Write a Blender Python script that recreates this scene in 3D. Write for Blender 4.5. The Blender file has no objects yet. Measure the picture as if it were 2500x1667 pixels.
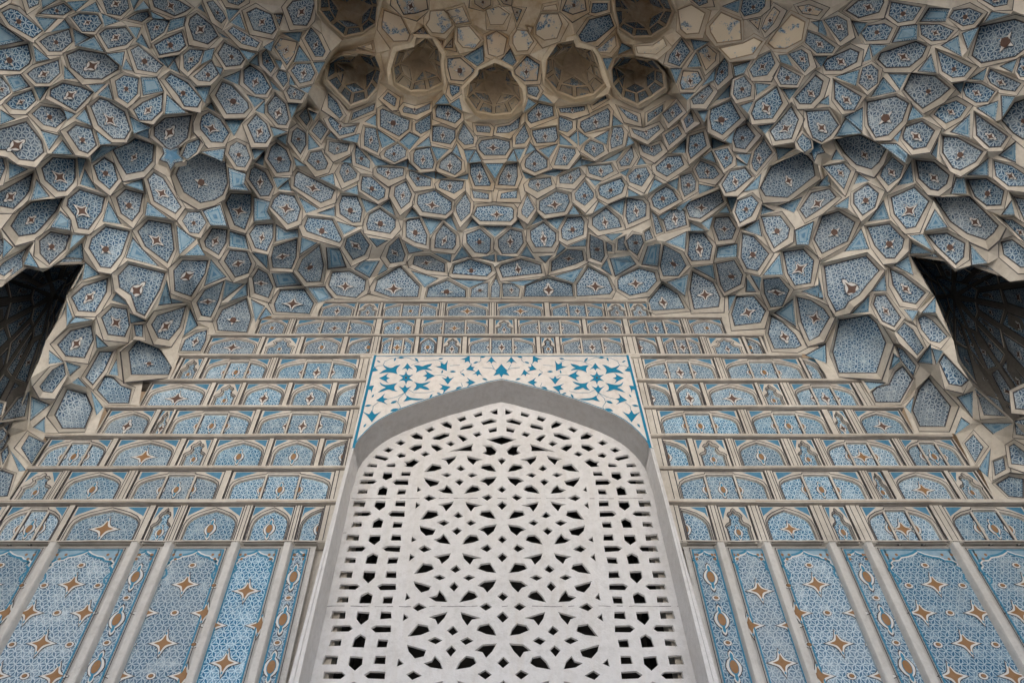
import bpy, bmesh, math, random
from mathutils import Vector as V
from mathutils.geometry import delaunay_2d_cdt
R = math.radians
S = bpy.context.scene
# ---------------------------------------------------------------- camera, sky, sun, exposure
ELEV = R(50.7); FPX = 1750.0; CX = 1213.0; CY = 833.5
cam_d = bpy.data.cameras.new('camera'); cam = bpy.data.objects.new('camera', cam_d); S.collection.objects.link(cam)
cam_d.sensor_width = 36; cam_d.lens = FPX/2500*36; cam_d.shift_x = (1250-CX)/2500
cam_d.clip_start = .05; cam_d.clip_end = 3000
cam.location = (0, 0, 0); cam.rotation_euler = (math.pi/2+ELEV, 0, 0)
S.camera = cam
SUN_EL, SUN_AZ = R(64), R(68)          # sun behind the portal: the recess and its forecourt lie in open shade, lit by sky and the bright court beyond
w = bpy.data.worlds.new('World'); S.world = w; w.use_nodes = True
nt = w.node_tree; bg = nt.nodes['Background']
sky = nt.nodes.new('ShaderNodeTexSky'); sky.sky_type = 'NISHITA'; sky.sun_disc = False
sky.sun_elevation = SUN_EL; sky.sun_rotation = SUN_AZ; sky.dust_density = 6.0; sky.ozone_density = 1.0; sky.air_density = 1.0
nt.links.new(sky.outputs[0], bg.inputs[0]); bg.inputs[1].default_value = .085
sd = bpy.data.lights.new('sun', 'SUN'); sd.energy = 5.0; sd.angle = R(.5); sd.color = (1, .965, .91)
sun = bpy.data.objects.new('sun', sd); S.collection.objects.link(sun)
sdir = V((math.sin(SUN_AZ)*math.cos(SUN_EL), math.cos(SUN_AZ)*math.cos(SUN_EL), math.sin(SUN_EL)))
sun.rotation_euler = sdir.to_track_quat('Z', 'Y').to_euler()
S.view_settings.view_transform = 'Standard'; S.view_settings.look = 'None'
S.view_settings.exposure = 2.2; S.view_settings.gamma = 1; S.view_settings.use_curve_mapping = False
S.render.engine = 'CYCLES'
try:
    S.cycles.use_denoising = True; S.cycles.denoiser = 'OPENIMAGEDENOISE'
except Exception: pass
S.cycles.max_bounces = 8; S.cycles.diffuse_bounces = 6
# traced outlines: tile origin and scale in photograph pixels, then one outline per line
TRACE = {
(0,0,.26786): '''
c 10,115 90,75 160,95 395,285 300,355 85,230
n 210,-80 370,-80 355,45 265,85
n -80,-60 75,-60 75,10 -10,60 -80,60
c 350,132 400,92 580,30 660,95 580,145
c 950,-60 1120,-60 1165,0 1180,80 1100,150 975,130 930,0
c 645,160 720,125 890,135 935,215 860,295 750,295
n 1155,175 1250,120 1345,105 1365,150 1295,205
c 1330,215 1400,170 1550,190 1495,300 1380,380
c 355,380 430,330 630,265 665,385 560,475 445,475
c 900,310 960,265 1145,250 1220,350 1150,415 985,450
c -120,470 0,445 255,400 290,540 270,590 180,655 0,645 -120,640
c 240,675 310,620 535,545 550,670 450,765 330,765
c 600,500 720,450 960,490 1085,600 1080,640 930,730 770,725 640,620
c 1185,455 1260,415 1490,600 1425,670 1250,640
c 1400,410 1493,355 1658,285 1698,420 1638,475 1450,510
c 1045,740 1130,685 1265,715 1255,860 1165,950 1075,890
c -60,690 15,705 85,790 100,850 0,925 -60,920
c 50,945 120,880 290,820 330,920 235,1010 110,1000
c 455,815 570,755 740,790 855,845 775,930 690,1020 450,880
c 285,1040 370,965 550,990 620,1075 510,1170 400,1145
s 820,970 905,895 980,915 1140,1020 1195,1185 1140,1275 1030,1270 890,1145
c 1210,1000 1300,930 1490,850 1480,1015 1385,1105 1265,1105
c 605,1205 690,1135 840,1175 885,1330 800,1405 720,1375
c -80,1225 0,1175 240,1105 385,1290 405,1390 310,1475 175,1460 90,1375 -80,1370
D 1010,1380 1160,1320 1220,1275 1310,1305 1400,1335 1385,1490 1300,1580 1140,1612 1070,1500
c 845,1510 950,1435 1040,1490 1080,1640 1000,1735 890,1640
c 1400,1160 1500,1075 1748,1050 1713,1260 1560,1395 1400,1240
t -40,190 215,375 -40,425
t 330,160 515,180 410,285
t 470,290 590,190 635,255
t 670,270 815,345 690,415
t 710,415 860,345 945,470
t 310,430 445,540 335,560
t 385,-20 540,-10 390,75
t 620,25 800,10 690,100
t 740,100 870,30 910,110
t 930,130 1085,195 960,235
t 1230,100 1310,20 1355,75
t 1190,-15 1270,-15 1220,80
t 1380,110 1500,170 1400,165
t 1180,250 1275,260 1245,345
t 1290,320 1355,440 1250,380
t 980,495 1130,480 1110,600
t 1150,550 1205,640 1125,625
t 590,610 690,715 595,715
t 60,700 185,690 265,790 130,835
t 320,800 440,800 365,910
t 820,780 955,770 870,840
t 900,865 990,780 1025,905
t 1290,710 1425,715 1485,830 1310,865
t 1450,540 1565,530 1530,610
t 1523,870 1690,1025 1510,1035
t 10,1010 130,1085 10,1130
t 700,1080 775,1000 830,1140
t 590,1010 680,1045 620,1090
t 380,1195 535,1240 450,1360
t 480,1395 570,1290 660,1405
t 885,1205 1010,1305 920,1310
t 1190,1070 1370,1165 1225,1210
t 1250,1220 1350,1175 1350,1255
t 840,1480 840,1425 930,1340 1075,1335
t 715,1445 775,1455 725,1610
t 90,1490 245,1545 90,1625
''',
(400,0,.26786): '''
s -115,-20 0,-30 130,0 255,75 195,115 100,155 -90,70
c 385,20 450,5 540,110 570,170 525,220 470,180
c 540,-40 740,-40 740,10 680,55 590,30
c 750,115 840,70 980,130 1030,270 985,320 815,280
c 1115,75 1170,10 1330,-20 1385,10 1340,180 1305,240 1180,235
c 220,225 235,165 300,120 440,230 500,335 400,410 270,370
c 580,285 630,240 875,390 845,440 710,405
c 175,500 235,450 365,460 320,570 220,660 180,620
c 265,700 435,550 500,670 490,690 420,750 320,740
c 485,490 550,385 690,460 740,545 700,600 565,615
c 725,640 785,590 900,670 975,800 930,865 835,865 725,760
c 890,490 935,450 1015,610 975,670 900,590
w 1005,430 1060,350 1220,385 1190,500 1120,600
c 1280,350 1340,250 1410,330 1475,470 1450,520 1380,520
c 1155,645 1205,585 1340,580 1380,670 1340,740 1240,765
n 1020,700 1050,640 1115,660 1135,740 1090,800
c 1115,835 1155,780 1290,855 1250,915 1150,905
c 465,870 530,745 620,780 770,940 780,990 730,1040 570,1045
c 940,960 1015,860 1115,950 1145,1090 1115,1145 1040,1140 945,1030
s 325,1130 345,1060 410,1020 520,1090 600,1215 540,1305 430,1300 330,1180
c 755,1140 840,1040 940,1130 980,1240 930,1310 825,1305
c 585,1400 605,1330 665,1290 750,1330 790,1440 740,1530 665,1520
c 940,1450 975,1340 1025,1300 1120,1370 1165,1480 1145,1570 1030,1580
c 1154,1290 1170,1200 1215,1160 1295,1215 1300,1320 1245,1415
c 1300,1470 1335,1390 1440,1375 1500,1490 1475,1545 1395,1560
c 5,725 60,670 220,755 350,910 310,985 185,975 130,880
n 1345,1195 1415,1095 1495,1180 1430,1280
n 1230,1060 1300,980 1335,1090 1300,1150
n 160,1420 205,1310 325,1265 335,1310 300,1390 215,1460
P -30,1365 55,1400 145,1370 140,1440 205,1510 100,1530 55,1600 25,1530 -50,1500 -10,1440
t 40,290 65,190 195,160 175,235
t 320,75 340,55 370,110
t 575,90 680,95 595,190
t 615,205 690,130 740,270
w 1000,130 1090,130 1055,245
t 1090,305 1250,300 1230,375
t 1190,560 1235,425 1330,555
t 1370,575 1460,570 1410,665
t 345,580 380,470 455,445 430,530
t 500,290 590,350 540,330
t 700,455 830,490 770,540
t 790,570 850,510 860,595
t 480,610 530,630 515,680
t 550,710 690,655 675,765
t 0,525 110,520 45,600
t 60,620 100,560 140,660
t 290,800 420,795 375,935
t 765,870 910,910 830,970
t 845,1005 915,930 910,1030
t 400,975 430,950 460,1010
t 565,1100 715,1095 640,1230
t 980,1160 1115,1200 1010,1230
t 1040,1260 1120,1230 1110,1310
t 1140,950 1220,950 1165,1065
t 1020,550 1075,560 1060,620
t 1155,705 1190,770 1150,765
t 970,740 1060,830 1000,800
t 1250,810 1340,790 1310,840
t 1320,1225 1410,1335 1320,1360
t 810,1370 915,1370 830,1440
t 845,1480 910,1400 900,1500
t 350,1385 550,1360 530,1465
t 920,430 1000,380 975,460
t 1190,1440 1290,1510 1210,1500
t 1325,1010 1385,1040 1365,1090
''',
(0,400,.26786): '''
s 375,40 480,-60 690,-45 690,130 670,180 600,255 525,255 405,150
c -70,-60 30,-50 50,40 0,160 -70,170
c -60,300 0,250 300,85 270,250 230,310 125,415 0,390 -60,380
D 80,590 160,460 270,370 570,320 500,460 360,620 310,665 160,690
s 605,385 615,320 725,230 960,305 930,440 810,605 710,590 680,480
c 1055,310 1140,230 1310,270 1275,440 1205,530 1100,455
s 1340,140 1400,75 1493,130 1658,395 1600,460 1400,345
c 355,700 460,615 640,650 600,780 450,920 360,820
c 805,770 830,680 960,570 1185,615 1110,830 1010,955 915,945
s 1250,615 1350,510 1563,545 1593,780 1528,910 1320,755
c 1070,1020 1170,910 1510,995 1460,1150 1320,1390 1240,1350 1190,1200 1085,1130
c 645,1215 760,1110 985,1040 975,1170 870,1355 710,1345
s 920,1400 1020,1300 1160,1320 1185,1470 1140,1580 980,1560
n -40,980 30,900 245,770 185,900 40,1025 -20,1000
n -60,690 20,690 45,770 0,850 -60,860
c 1375,1465 1430,1380 1698,1293 1640,1490 1540,1610 1440,1590
n 1215,1465 1305,1465 1300,1580 1235,1570
N -300,1130 20,1120 170,960 260,945 390,985 480,940 570,880 770,885 730,1040 600,1200 590,1300 420,1610 355,1800 280,1950 100,2400 0,2560 -300,2600
t 775,60 870,225 740,180
t 1150,190 1290,150 1305,240
t 1345,355 1520,490 1330,465
t 335,150 445,295 290,325
t 990,350 1100,545 945,520
t 470,575 550,440 640,520 640,600
t 670,655 770,655 640,770
t 600,850 745,730 755,860
t 230,910 270,810 350,940
t 780,905 900,1005 760,1050
t 1210,680 1270,760 1440,930 1155,850
t 1030,1240 1060,1190 1175,1290
t 1450,1285 1520,1070 1560,1270
t 1190,1370 1320,1430 1200,1445
t 640,1450 690,1405 830,1420
t 610,1260 650,1400 610,1470
t 40,690 110,760 30,850
''',
(400,400,.26786): '''
D 90,120 130,30 250,-70 330,-75 555,-5 575,200 530,310 450,360 320,385 165,285
c 770,140 790,50 830,25 930,80 1000,210 960,295 880,300
s 1180,205 1190,110 1220,65 1430,170 1560,240 1530,320 1430,360
s 560,355 610,270 800,275 800,440 740,605 640,560
s 970,395 1000,320 1060,270 1190,290 1250,410 1220,520 1130,555
c 1275,570 1310,485 1540,510 1630,690 1600,725 1300,620
c 165,520 215,440 330,435 390,535 320,640 235,630
c 365,705 440,585 580,600 570,720 500,835 380,760
c 775,640 835,555 1000,545 1000,670 940,800 830,770
c 545,885 600,785 760,800 805,910 770,1000 650,1040
c 975,850 1000,755 1220,680 1210,850 1165,960 990,950
c 1215,975 1260,870 1420,735 1460,920 1430,1075 1300,1080
c 85,970 170,875 405,880 380,1000 250,1215 95,1160
c 295,1265 370,1150 555,1060 500,1250 430,1400 340,1385
c 805,1040 860,950 945,1000 1000,1120 955,1225 825,1180
s 1000,1280 1060,1150 1280,1140 1370,1270 1330,1370 1020,1350
c 475,1430 530,1330 755,1225 800,1400 760,1540 490,1520
t 590,40 740,95 720,180 770,240 610,225
t 1005,130 1140,130 1035,210
t 1050,230 1130,160 1155,240
t 360,430 510,380 570,560 430,550
t 825,310 960,350 930,430 970,500 825,515
t 1240,315 1400,410 1300,440
t 1410,450 1550,400 1550,470
t 1430,130 1540,95 1555,190
t 605,620 735,665 765,770 605,745
t 1025,560 1110,620 1215,605 1220,660 1025,700
t 1260,680 1390,725 1245,820
t 810,815 935,840 940,950
t 120,570 240,670 285,690 145,820
t 200,830 310,740 370,830
t 430,880 560,1030 375,1110
t 570,1070 640,1100 720,1100 540,1240
t 600,1250 755,1095 755,1195
t 1485,770 1590,780 1650,935 1500,955
t 990,1005 1170,1005 1250,1105 1030,1120
t 1320,1130 1460,1125 1530,1220 1410,1255
t 800,1240 910,1300 835,1430
t 870,1410 930,1320 970,1370
t 240,1330 300,1470 185,1560
t 10,1215 180,1265 10,1275
''',
(800,0,.26786): '''
A -95,-60 480,-60 455,90 430,300 290,340 130,370 20,270 -60,190 -100,120
A -20,600 70,515 265,520 290,470 440,520 490,670 460,740 445,910 330,960 180,1010 80,890 -10,810 -60,720
B 575,640 610,520 630,470 790,430 805,345 950,355 1040,500 1030,570 1060,760 1050,820 830,890 700,860 560,770
B 1375,640 1525,575 1665,630 1680,690 1770,810 1790,900 1770,1010 1650,1090 1400,1090 1340,1050 1250,920 1240,810 1370,680
n 0,850 90,940 140,1050 110,1085 0,980
n 210,1100 230,1030 435,945 420,1010
c 0,1090 30,1060 140,1160 270,1140 240,1210 110,1240 30,1150
n 500,900 550,840 630,900 615,970 600,970
c 680,1000 700,970 800,1000 940,940 930,1000 810,1050 690,1030
n 1345,1145 1470,1150 1490,1170 1480,1215 1360,1205
n 1535,1215 1545,1160 1660,1140 1760,1060 1740,1170 1650,1215
p 490,210 510,90 670,150 755,320 730,380 600,385 490,260
w 620,-40 900,-40 920,90 800,130 690,140 630,30
p 920,180 930,100 1060,90 1130,160 1140,240 1060,315 950,305 890,230
p 1080,100 1230,60 1295,205 1170,225 1115,165
p 1175,250 1290,235 1400,370 1340,450 1230,440 1180,380
w 1090,535 1210,525 1345,640 1335,660 1240,745 1120,735 1090,620
n 1110,770 1205,790 1200,840 1135,885 1115,850
c 980,1000 1000,960 1110,960 1220,1040 1215,1080 1160,1130 985,1070
c 475,1005 500,990 750,1100 740,1180 650,1250 475,1155
n 795,1130 940,1040 940,1180 850,1225 800,1190
c 330,1250 340,1160 440,1170 475,1330 455,1395 330,1330
c 510,1410 530,1370 640,1305 720,1370 710,1430 610,1485 515,1430
c 780,1400 800,1365 935,1340 975,1480 960,1540 850,1545 780,1480
c 1010,1530 1025,1475 1130,1385 1225,1475 1220,1550 1160,1600 1020,1540
c 950,1240 955,1150 1040,1150 1165,1190 1165,1260 1120,1320 950,1290
n 1190,1240 1240,1120 1335,1260 1330,1315 1250,1325 1190,1270
s 1370,1320 1400,1280 1530,1260 1660,1290 1665,1350 1620,1420 1430,1420 1380,1370
c 5,1380 10,1290 200,1310 180,1380 60,1415
c 245,1400 260,1320 390,1470 385,1540 255,1490
t 350,1110 435,1050 435,1140
t 135,1270 285,1225 265,1290
t 455,1185 610,1290 500,1340
t 665,1290 745,1215 830,1255 745,1355
t 820,1335 920,1255 935,1325
t 950,1340 1095,1365 1000,1455
t 375,1405 560,1500 440,1500
t 605,1505 725,1465 720,1515
t 740,1490 815,1555 740,1530
t 1140,1390 1175,1325 1215,1435
t 1250,1375 1335,1370 1275,1475
t 1290,1480 1350,1375 1395,1465
t 990,945 1060,870 1100,940
t 1125,950 1195,905 1220,1000
w 1060,440 1140,345 1140,440
w 985,370 1055,375 1040,435
t 1250,520 1410,425 1415,555 1365,595
w 780,310 870,245 920,325
p 300,430 400,400 415,460
t 5,1240 30,1215 80,1265
t 135,1475 210,1425 210,1480
t 1445,1495 1595,1495 1525,1620
p 1440,90 1560,60 1660,130 1600,230 1480,230
p 1440,330 1540,280 1640,350 1610,500 1540,530 1460,500
w 1330,-40 1490,-40 1490,50 1420,90 1340,40
w 1540,-40 1690,-40 1680,60 1600,40
''',
(800,400,.26786): '''
c 105,80 125,10 160,-10 190,0 270,90 260,130 150,175
c 440,50 460,30 695,40 690,110 560,150 450,85
c 740,65 770,65 945,140 940,205 810,210 740,110
c 1010,190 1030,145 1245,160 1230,225 1150,275 1015,220
c 300,180 315,115 400,120 530,235 520,305 460,340 300,240
c 600,290 610,210 715,155 770,280 750,350 670,415
s 810,350 820,285 975,240 1135,350 1130,420 1075,470 860,440 815,370
n 1165,390 1255,265 1305,360 1300,450 1215,530 1170,440
s 1325,470 1360,390 1520,375 1680,395 1700,420 1695,500 1665,530 1390,525
c 1300,0 1400,-10 1490,180 1480,205 1340,205 1295,90
c 100,370 130,290 270,295 320,420 300,535 230,540 110,460
c 350,550 375,460 475,405 620,510 620,580 570,640 360,605
c 150,760 170,680 300,615 385,740 340,830 230,880
c 530,850 560,750 650,665 710,830 690,890 570,910
c 710,530 730,510 840,495 910,650 900,745 800,720 710,670
c 975,690 985,640 1055,545 1175,650 1170,740 1140,785 970,770
c 1260,640 1390,590 1490,680 1485,790 1450,825 1340,810 1265,720
s 775,900 790,840 930,835 1070,910 1070,990 900,970 775,920
c 1130,1000 1150,920 1300,865 1490,930 1500,980 1450,1030 1140,1005
s 5,1100 40,985 200,975 350,1060 340,1150 260,1225 80,1200 10,1120
s 425,1150 450,1060 660,930 840,1120 825,1215 570,1215 420,1160
c 895,1218 915,1130 1090,1060 1260,1150 1260,1218
c 1300,1218 1310,1140 1400,1090 1465,1085 1460,1218
n 1485,1218 1490,1120 1535,1035 1575,1120 1568,1218
n 1312,240 1470,275 1470,325 1330,315
n 1570,320 1580,270 1730,240 1725,315
t 160,250 265,205 275,275
t 310,320 450,375 355,435
t 495,385 560,340 610,465
t 715,490 770,415 825,475
t 865,490 1030,520 940,640
t 1075,515 1120,485 1175,605
t 1270,585 1320,515 1370,560
t 1430,575 1620,575 1525,655
t 90,530 260,580 150,635
t 385,680 540,700 450,750
t 710,730 865,795 745,810
t 970,820 1120,835 1115,890
t 1145,885 1225,765 1285,845
t 1390,860 1515,835 1515,885
t 0,785 110,805 165,940 5,955
t 250,960 320,895 465,890 380,1030
t 460,1010 510,925 535,965
t 770,980 1000,1045 885,1115
t 1140,1050 1440,1065 1290,1115
t 865,90 975,80 975,130
t 995,85 1080,125 995,130
t 1170,130 1275,100 1270,135
''',
(1200,0,.26786): '''
A 1115,-60 1125,100 1165,300 1290,370 1430,385 1540,330 1650,250 1690,100 1600,-60
B 495,560 600,400 745,370 770,430 920,460 960,520 1010,700 1055,800 1060,860 900,920 740,945 620,895 480,780 490,650
A 1090,650 1130,540 1290,490 1330,545 1480,555 1570,640 1620,740 1600,860 1480,920 1370,1010 1230,950 1110,890 1100,730
c 610,990 850,970 850,1010 740,1035 630,1030
n 920,960 1040,870 1050,900 925,965
n 1150,970 1330,1060 1340,1120 1240,1080
c 1420,1120 1420,1040 1568,950 1560,1020
c 1270,1170 1390,1200 1520,1140 1540,1180 1420,1285 1300,1220
c 1345,1310 1440,1340 1530,1310 1560,1370 1480,1430 1380,1390
w 205,640 320,510 440,590 420,740 300,745 210,680
n 320,790 420,790 440,830 410,890 330,860
c 325,1040 430,940 560,970 570,1060 360,1130 330,1100
n 220,1250 300,1130 345,1250 300,1310 215,1320
c 370,1230 370,1190 590,1150 610,1260 580,1300 410,1310
n 615,1190 615,1060 740,1110 740,1170 690,1210
c 805,1160 810,1110 1060,985 1085,1020 1075,1150 850,1215
c 1080,1290 1105,1160 1190,1160 1210,1210 1195,1320 1090,1360
c 840,1370 850,1330 905,1280 1020,1320 1030,1380 940,1440
c 570,1500 620,1340 760,1360 770,1400 690,1510 575,1510
c 300,1500 310,1450 400,1360 510,1460 510,1530 395,1575 305,1530
c 1160,1480 1280,1330 1300,1430 1260,1510 1180,1520
n 790,330 890,180 1080,130 1120,240 950,380 830,400
p 960,450 1130,315 1140,420 1080,490 960,480
p 400,240 450,125 610,125 650,220 600,355 480,375 400,320
p 190,330 230,270 330,280 390,380 330,470 230,475 190,400
w 640,100 680,0 700,-40 850,-40 870,100 740,140
p 1310,420 1470,410 1568,345 1600,420 1500,500 1330,490
n 905,120 920,30 1060,30 1060,95 950,125
t 305,1010 340,910 395,945
t 440,910 470,870 550,940
t 1010,540 1095,535 1050,640
t 1160,490 1190,405 1265,440
t 1110,1060 1190,1130 1110,1140
t 625,1230 735,1325 630,1310
t 720,1255 775,1205 780,1310
t 795,1205 875,1260 805,1320
t 945,1260 1065,1195 1045,1310
t 440,1365 595,1320 520,1430
t 310,1405 355,1310 395,1360
t 210,1365 295,1360 250,1455
t 150,1460 200,1375 230,1465
t 735,1530 815,1445 820,1505
t 830,1460 940,1480 830,1500
t 1010,1475 1190,1380 1130,1450
t 1330,1500 1360,1440 1400,1490
t 1230,1330 1250,1250 1290,1300
t 95,550 170,455 215,560 180,600
p 480,60 590,40 610,100 460,100
w 180,60 280,90 230,210
p 320,240 380,250 350,320
''',
(1200,400,.26786): '''
c 55,195 70,120 130,10 235,-10 240,120 215,205
c 330,190 350,145 540,125 555,195 420,260 340,215
c 620,180 615,120 800,35 820,100 740,185
c 870,20 1090,5 1115,70 1010,130 890,90
c 1240,110 1310,45 1410,30 1445,100 1370,210 1260,170
c 970,240 985,200 1180,130 1220,190 1190,270 1060,330 985,290
c 755,270 850,155 935,270 930,310 850,385 765,330
s 435,340 590,250 700,280 715,350 670,440 490,465 430,420
n 270,420 325,280 395,410 325,500 275,460
c 1230,310 1380,330 1415,370 1410,480 1245,555 1220,480
c 915,495 1045,400 1160,500 1190,580 980,615 915,560
c 630,600 690,490 820,480 850,530 840,650 690,705 640,680
c 350,610 475,530 590,630 590,700 550,765 400,765 355,690
c 55,690 170,595 280,620 295,720 230,820 95,825 60,760
c 895,640 1020,700 1035,840 1000,900 900,860 890,760
c 1225,700 1290,640 1370,650 1390,720 1330,840 1250,780
s 545,890 690,780 830,790 845,880 760,920 540,985
c 65,950 90,920 270,865 450,920 465,1000 100,1040
s 1145,1060 1170,1030 1345,950 1490,990 1510,1070 1420,1170 1260,1205 1150,1140
s 770,1100 880,935 1060,1030 1110,1150 1080,1190 775,1212
c 290,1212 310,1110 510,1040 735,1100 750,1212
c 95,1090 200,1090 260,1140 250,1212 105,1212
t 275,835 320,760 390,865
t 440,850 540,840 490,895
t 590,835 625,735 665,770
t 700,755 860,690 850,745
t 580,1025 830,950 745,1075
t 160,1075 430,1050 280,1100
t 55,840 220,855 60,885
t 190,570 245,525 285,590
t 370,550 430,475 460,510
t 510,510 660,485 600,590
t 705,455 750,390 795,455
t 935,435 980,355 1025,380
t 1075,375 1215,320 1190,460
t 1250,235 1345,285 1255,290
t 900,145 990,160 945,190
t 475,90 565,60 640,65 580,105
t 290,80 390,120 320,125
t 1435,260 1490,150 1550,180
t 1085,870 1260,850 1310,915 1130,1020
t 1375,915 1430,760 1535,740 1510,930
t 1010,950 1050,885 1090,1010
n 1455,430 1510,480 1565,620 1500,645
t 1040,650 1190,635 1100,690
t 1180,80 1250,50 1220,100
n 1045,710 1100,745 1100,800 1050,800
n 1145,790 1150,690 1220,655 1210,720 1245,795
n 1390,625 1440,595 1475,680 1400,710
''',
(1600,0,.26786): '''
p 200,90 330,40 460,120 400,310 280,320 225,270
p 490,240 600,110 780,190 790,370 560,400 500,300
c 130,500 240,350 320,470 220,610 110,570
w 385,470 470,410 560,490 550,560 460,650
w 220,760 250,645 390,650 430,730 350,820 240,820
c 540,740 570,620 630,530 665,580 665,690 570,785
p 575,440 800,390 900,340 980,380 890,500 680,550
s 325,905 490,775 530,830 440,950 345,955
c 490,1080 500,1000 690,915 780,1080 610,1235 510,1180
c 705,860 720,735 810,695 880,780 870,880 745,915
s 855,640 930,540 1050,470 1095,580 1020,690 890,710
c 1105,700 1145,600 1330,700 1290,780 1140,775
c 1210,495 1330,450 1390,490 1410,600 1360,665
c 870,1040 910,930 1110,790 1165,940 1070,1085 900,1100
c 1265,895 1460,680 1535,740 1500,870 1420,955 1315,955
s 1040,1200 1240,965 1310,1090 1245,1270 1090,1290
c 700,1260 740,1170 830,1130 915,1240 820,1365 730,1350
c 875,1490 900,1380 990,1265 1070,1390 920,1570 890,1540
c 295,1380 310,1240 440,1200 470,1330 320,1455
c 530,1375 660,1350 710,1440 700,1490 630,1545
c 0,1520 110,1425 235,1420 265,1505 105,1615 10,1560
c 360,1540 410,1465 540,1520 585,1590 530,1635 400,1630
c 80,1230 205,1150 245,1225 125,1330
c 60,1040 190,935 250,1020 120,1130
c 255,1095 325,1010 355,1110 285,1175
c 1370,1015 1580,1000 1676,1143 1600,1240 1517,1305 1430,1260 1390,1150
c 1360,390 1390,285 1500,330 1642,434 1610,490 1470,490
p 1020,400 1100,290 1240,130 1370,200 1340,370 1190,450 1080,450
w 965,260 1000,170 1080,60 1140,110 1080,220 1000,305
c 775,100 800,-20 1010,-20 1000,60 940,120 810,155
w 1290,60 1400,40 1530,90 1480,150 1340,130
c 340,-40 470,-40 480,30 400,60 330,0
n 1285,1290 1340,1215 1420,1280 1430,1350 1360,1395 1310,1340
P 1600,1280 1515,1320 1440,1290 1445,1355 1385,1420 1470,1435 1495,1510 1525,1440 1600,1420 1565,1360
t 1130,510 1190,510 1240,595 1150,560
t 145,630 235,630 190,750
t 300,610 370,490 410,600
t 430,780 545,635 530,720
t 720,610 855,565 800,655 730,685
t 565,910 680,785 665,880
t 915,765 1040,775 925,860
t 785,965 885,930 840,1020
t 395,1020 470,1015 445,1105
t 940,1150 1070,1135 1000,1210
t 1170,820 1290,810 1220,900
t 520,1265 630,1310 525,1350
t 155,1390 270,1285 265,1385
t 440,1435 510,1385 550,1480
t 750,1405 865,1410 835,1490
t 745,1450 830,1505 755,1505
t 1105,1355 1250,1355 1120,1450
t 620,60 770,0 750,110
w 850,190 965,165 940,280
t 330,370 480,385 360,450
t 1430,205 1510,200 1560,310
t 1450,520 1560,520 1510,600
t 240,860 340,855 290,900
t 650,1280 720,1190 690,1300
''',
(1600,400,.26786): '''
c 225,110 330,85 370,160 365,240 265,305 235,230
c -40,320 0,265 95,205 160,240 215,330 40,425 -20,390
c 600,190 680,65 820,35 885,120 730,250 640,270
s 275,400 300,350 590,235 625,350 410,505 310,490
c 720,440 745,335 880,285 945,355 880,480 770,545
c 70,520 100,440 220,400 270,430 290,560 100,620
s 525,570 545,490 670,480 740,590 700,690 575,705
c 290,830 310,630 440,630 525,745 500,880 330,890
c 960,480 1140,470 1230,590 1210,680 1080,775 1000,620
c 775,850 790,630 900,660 1040,820 935,980 830,960
c 40,930 75,735 230,820 285,930 210,1025 70,1025
c 550,910 720,875 800,1010 780,1100 630,1175 590,1100
s 1160,800 1350,775 1450,880 1420,1090 1270,1115 1200,1000
c 980,1050 1130,1035 1225,1150 1160,1300 1050,1310 990,1180
s 310,1150 335,980 530,1080 595,1220 580,1305 350,1330
s 690,1370 740,1205 900,1205 1010,1340 960,1450 720,1480
c -70,1330 -60,1240 65,1095 210,1190 275,1320 0,1340
s 1285,1210 1420,1240 1540,1320 1594,1400 1493,1572 1402,1617 1325,1444
c 1440,690 1520,475 1672,430 1826,531 1755,710 1516,824
s 1310,420 1420,260 1590,225 1654,304 1500,420 1370,505
D 960,240 1060,50 1350,-110 1450,0 1475,130 1215,335 1010,320
t 120,175 205,135 195,230
t 405,195 540,215 405,265
t 815,245 960,100 930,220
t 660,310 735,315 695,420
t 1130,385 1330,310 1260,435
t 980,390 1070,430 970,455
t 325,545 440,605 330,600
t 430,540 520,485 490,595
t 100,710 280,625 265,770
t 810,600 940,515 965,655
t 575,765 740,735 735,840 560,850
t 1280,610 1440,530 1390,730 1290,730
t 350,950 520,930 540,1050
t 990,1010 1130,830 1155,1005
t 110,1080 295,1015 265,1200
t 830,1040 910,1165 830,1160
t 870,1020 955,1040 945,1150
t 1340,1165 1490,1110 1520,1230
t 1090,1360 1250,1240 1275,1480
t 0,740 40,740 10,910
t 1470,200 1568,110 1568,200
t 590,440 650,390 670,440
t 40,480 150,420 70,500
t 200,400 330,320 230,420
t 670,1210 725,1200 670,1330
''',
(1650,730,.1722): '''
c 1300,490 1350,230 1520,330 1700,500 1790,660 1710,700 1390,710
t 1850,790 2120,650 2130,890
''',
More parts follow.
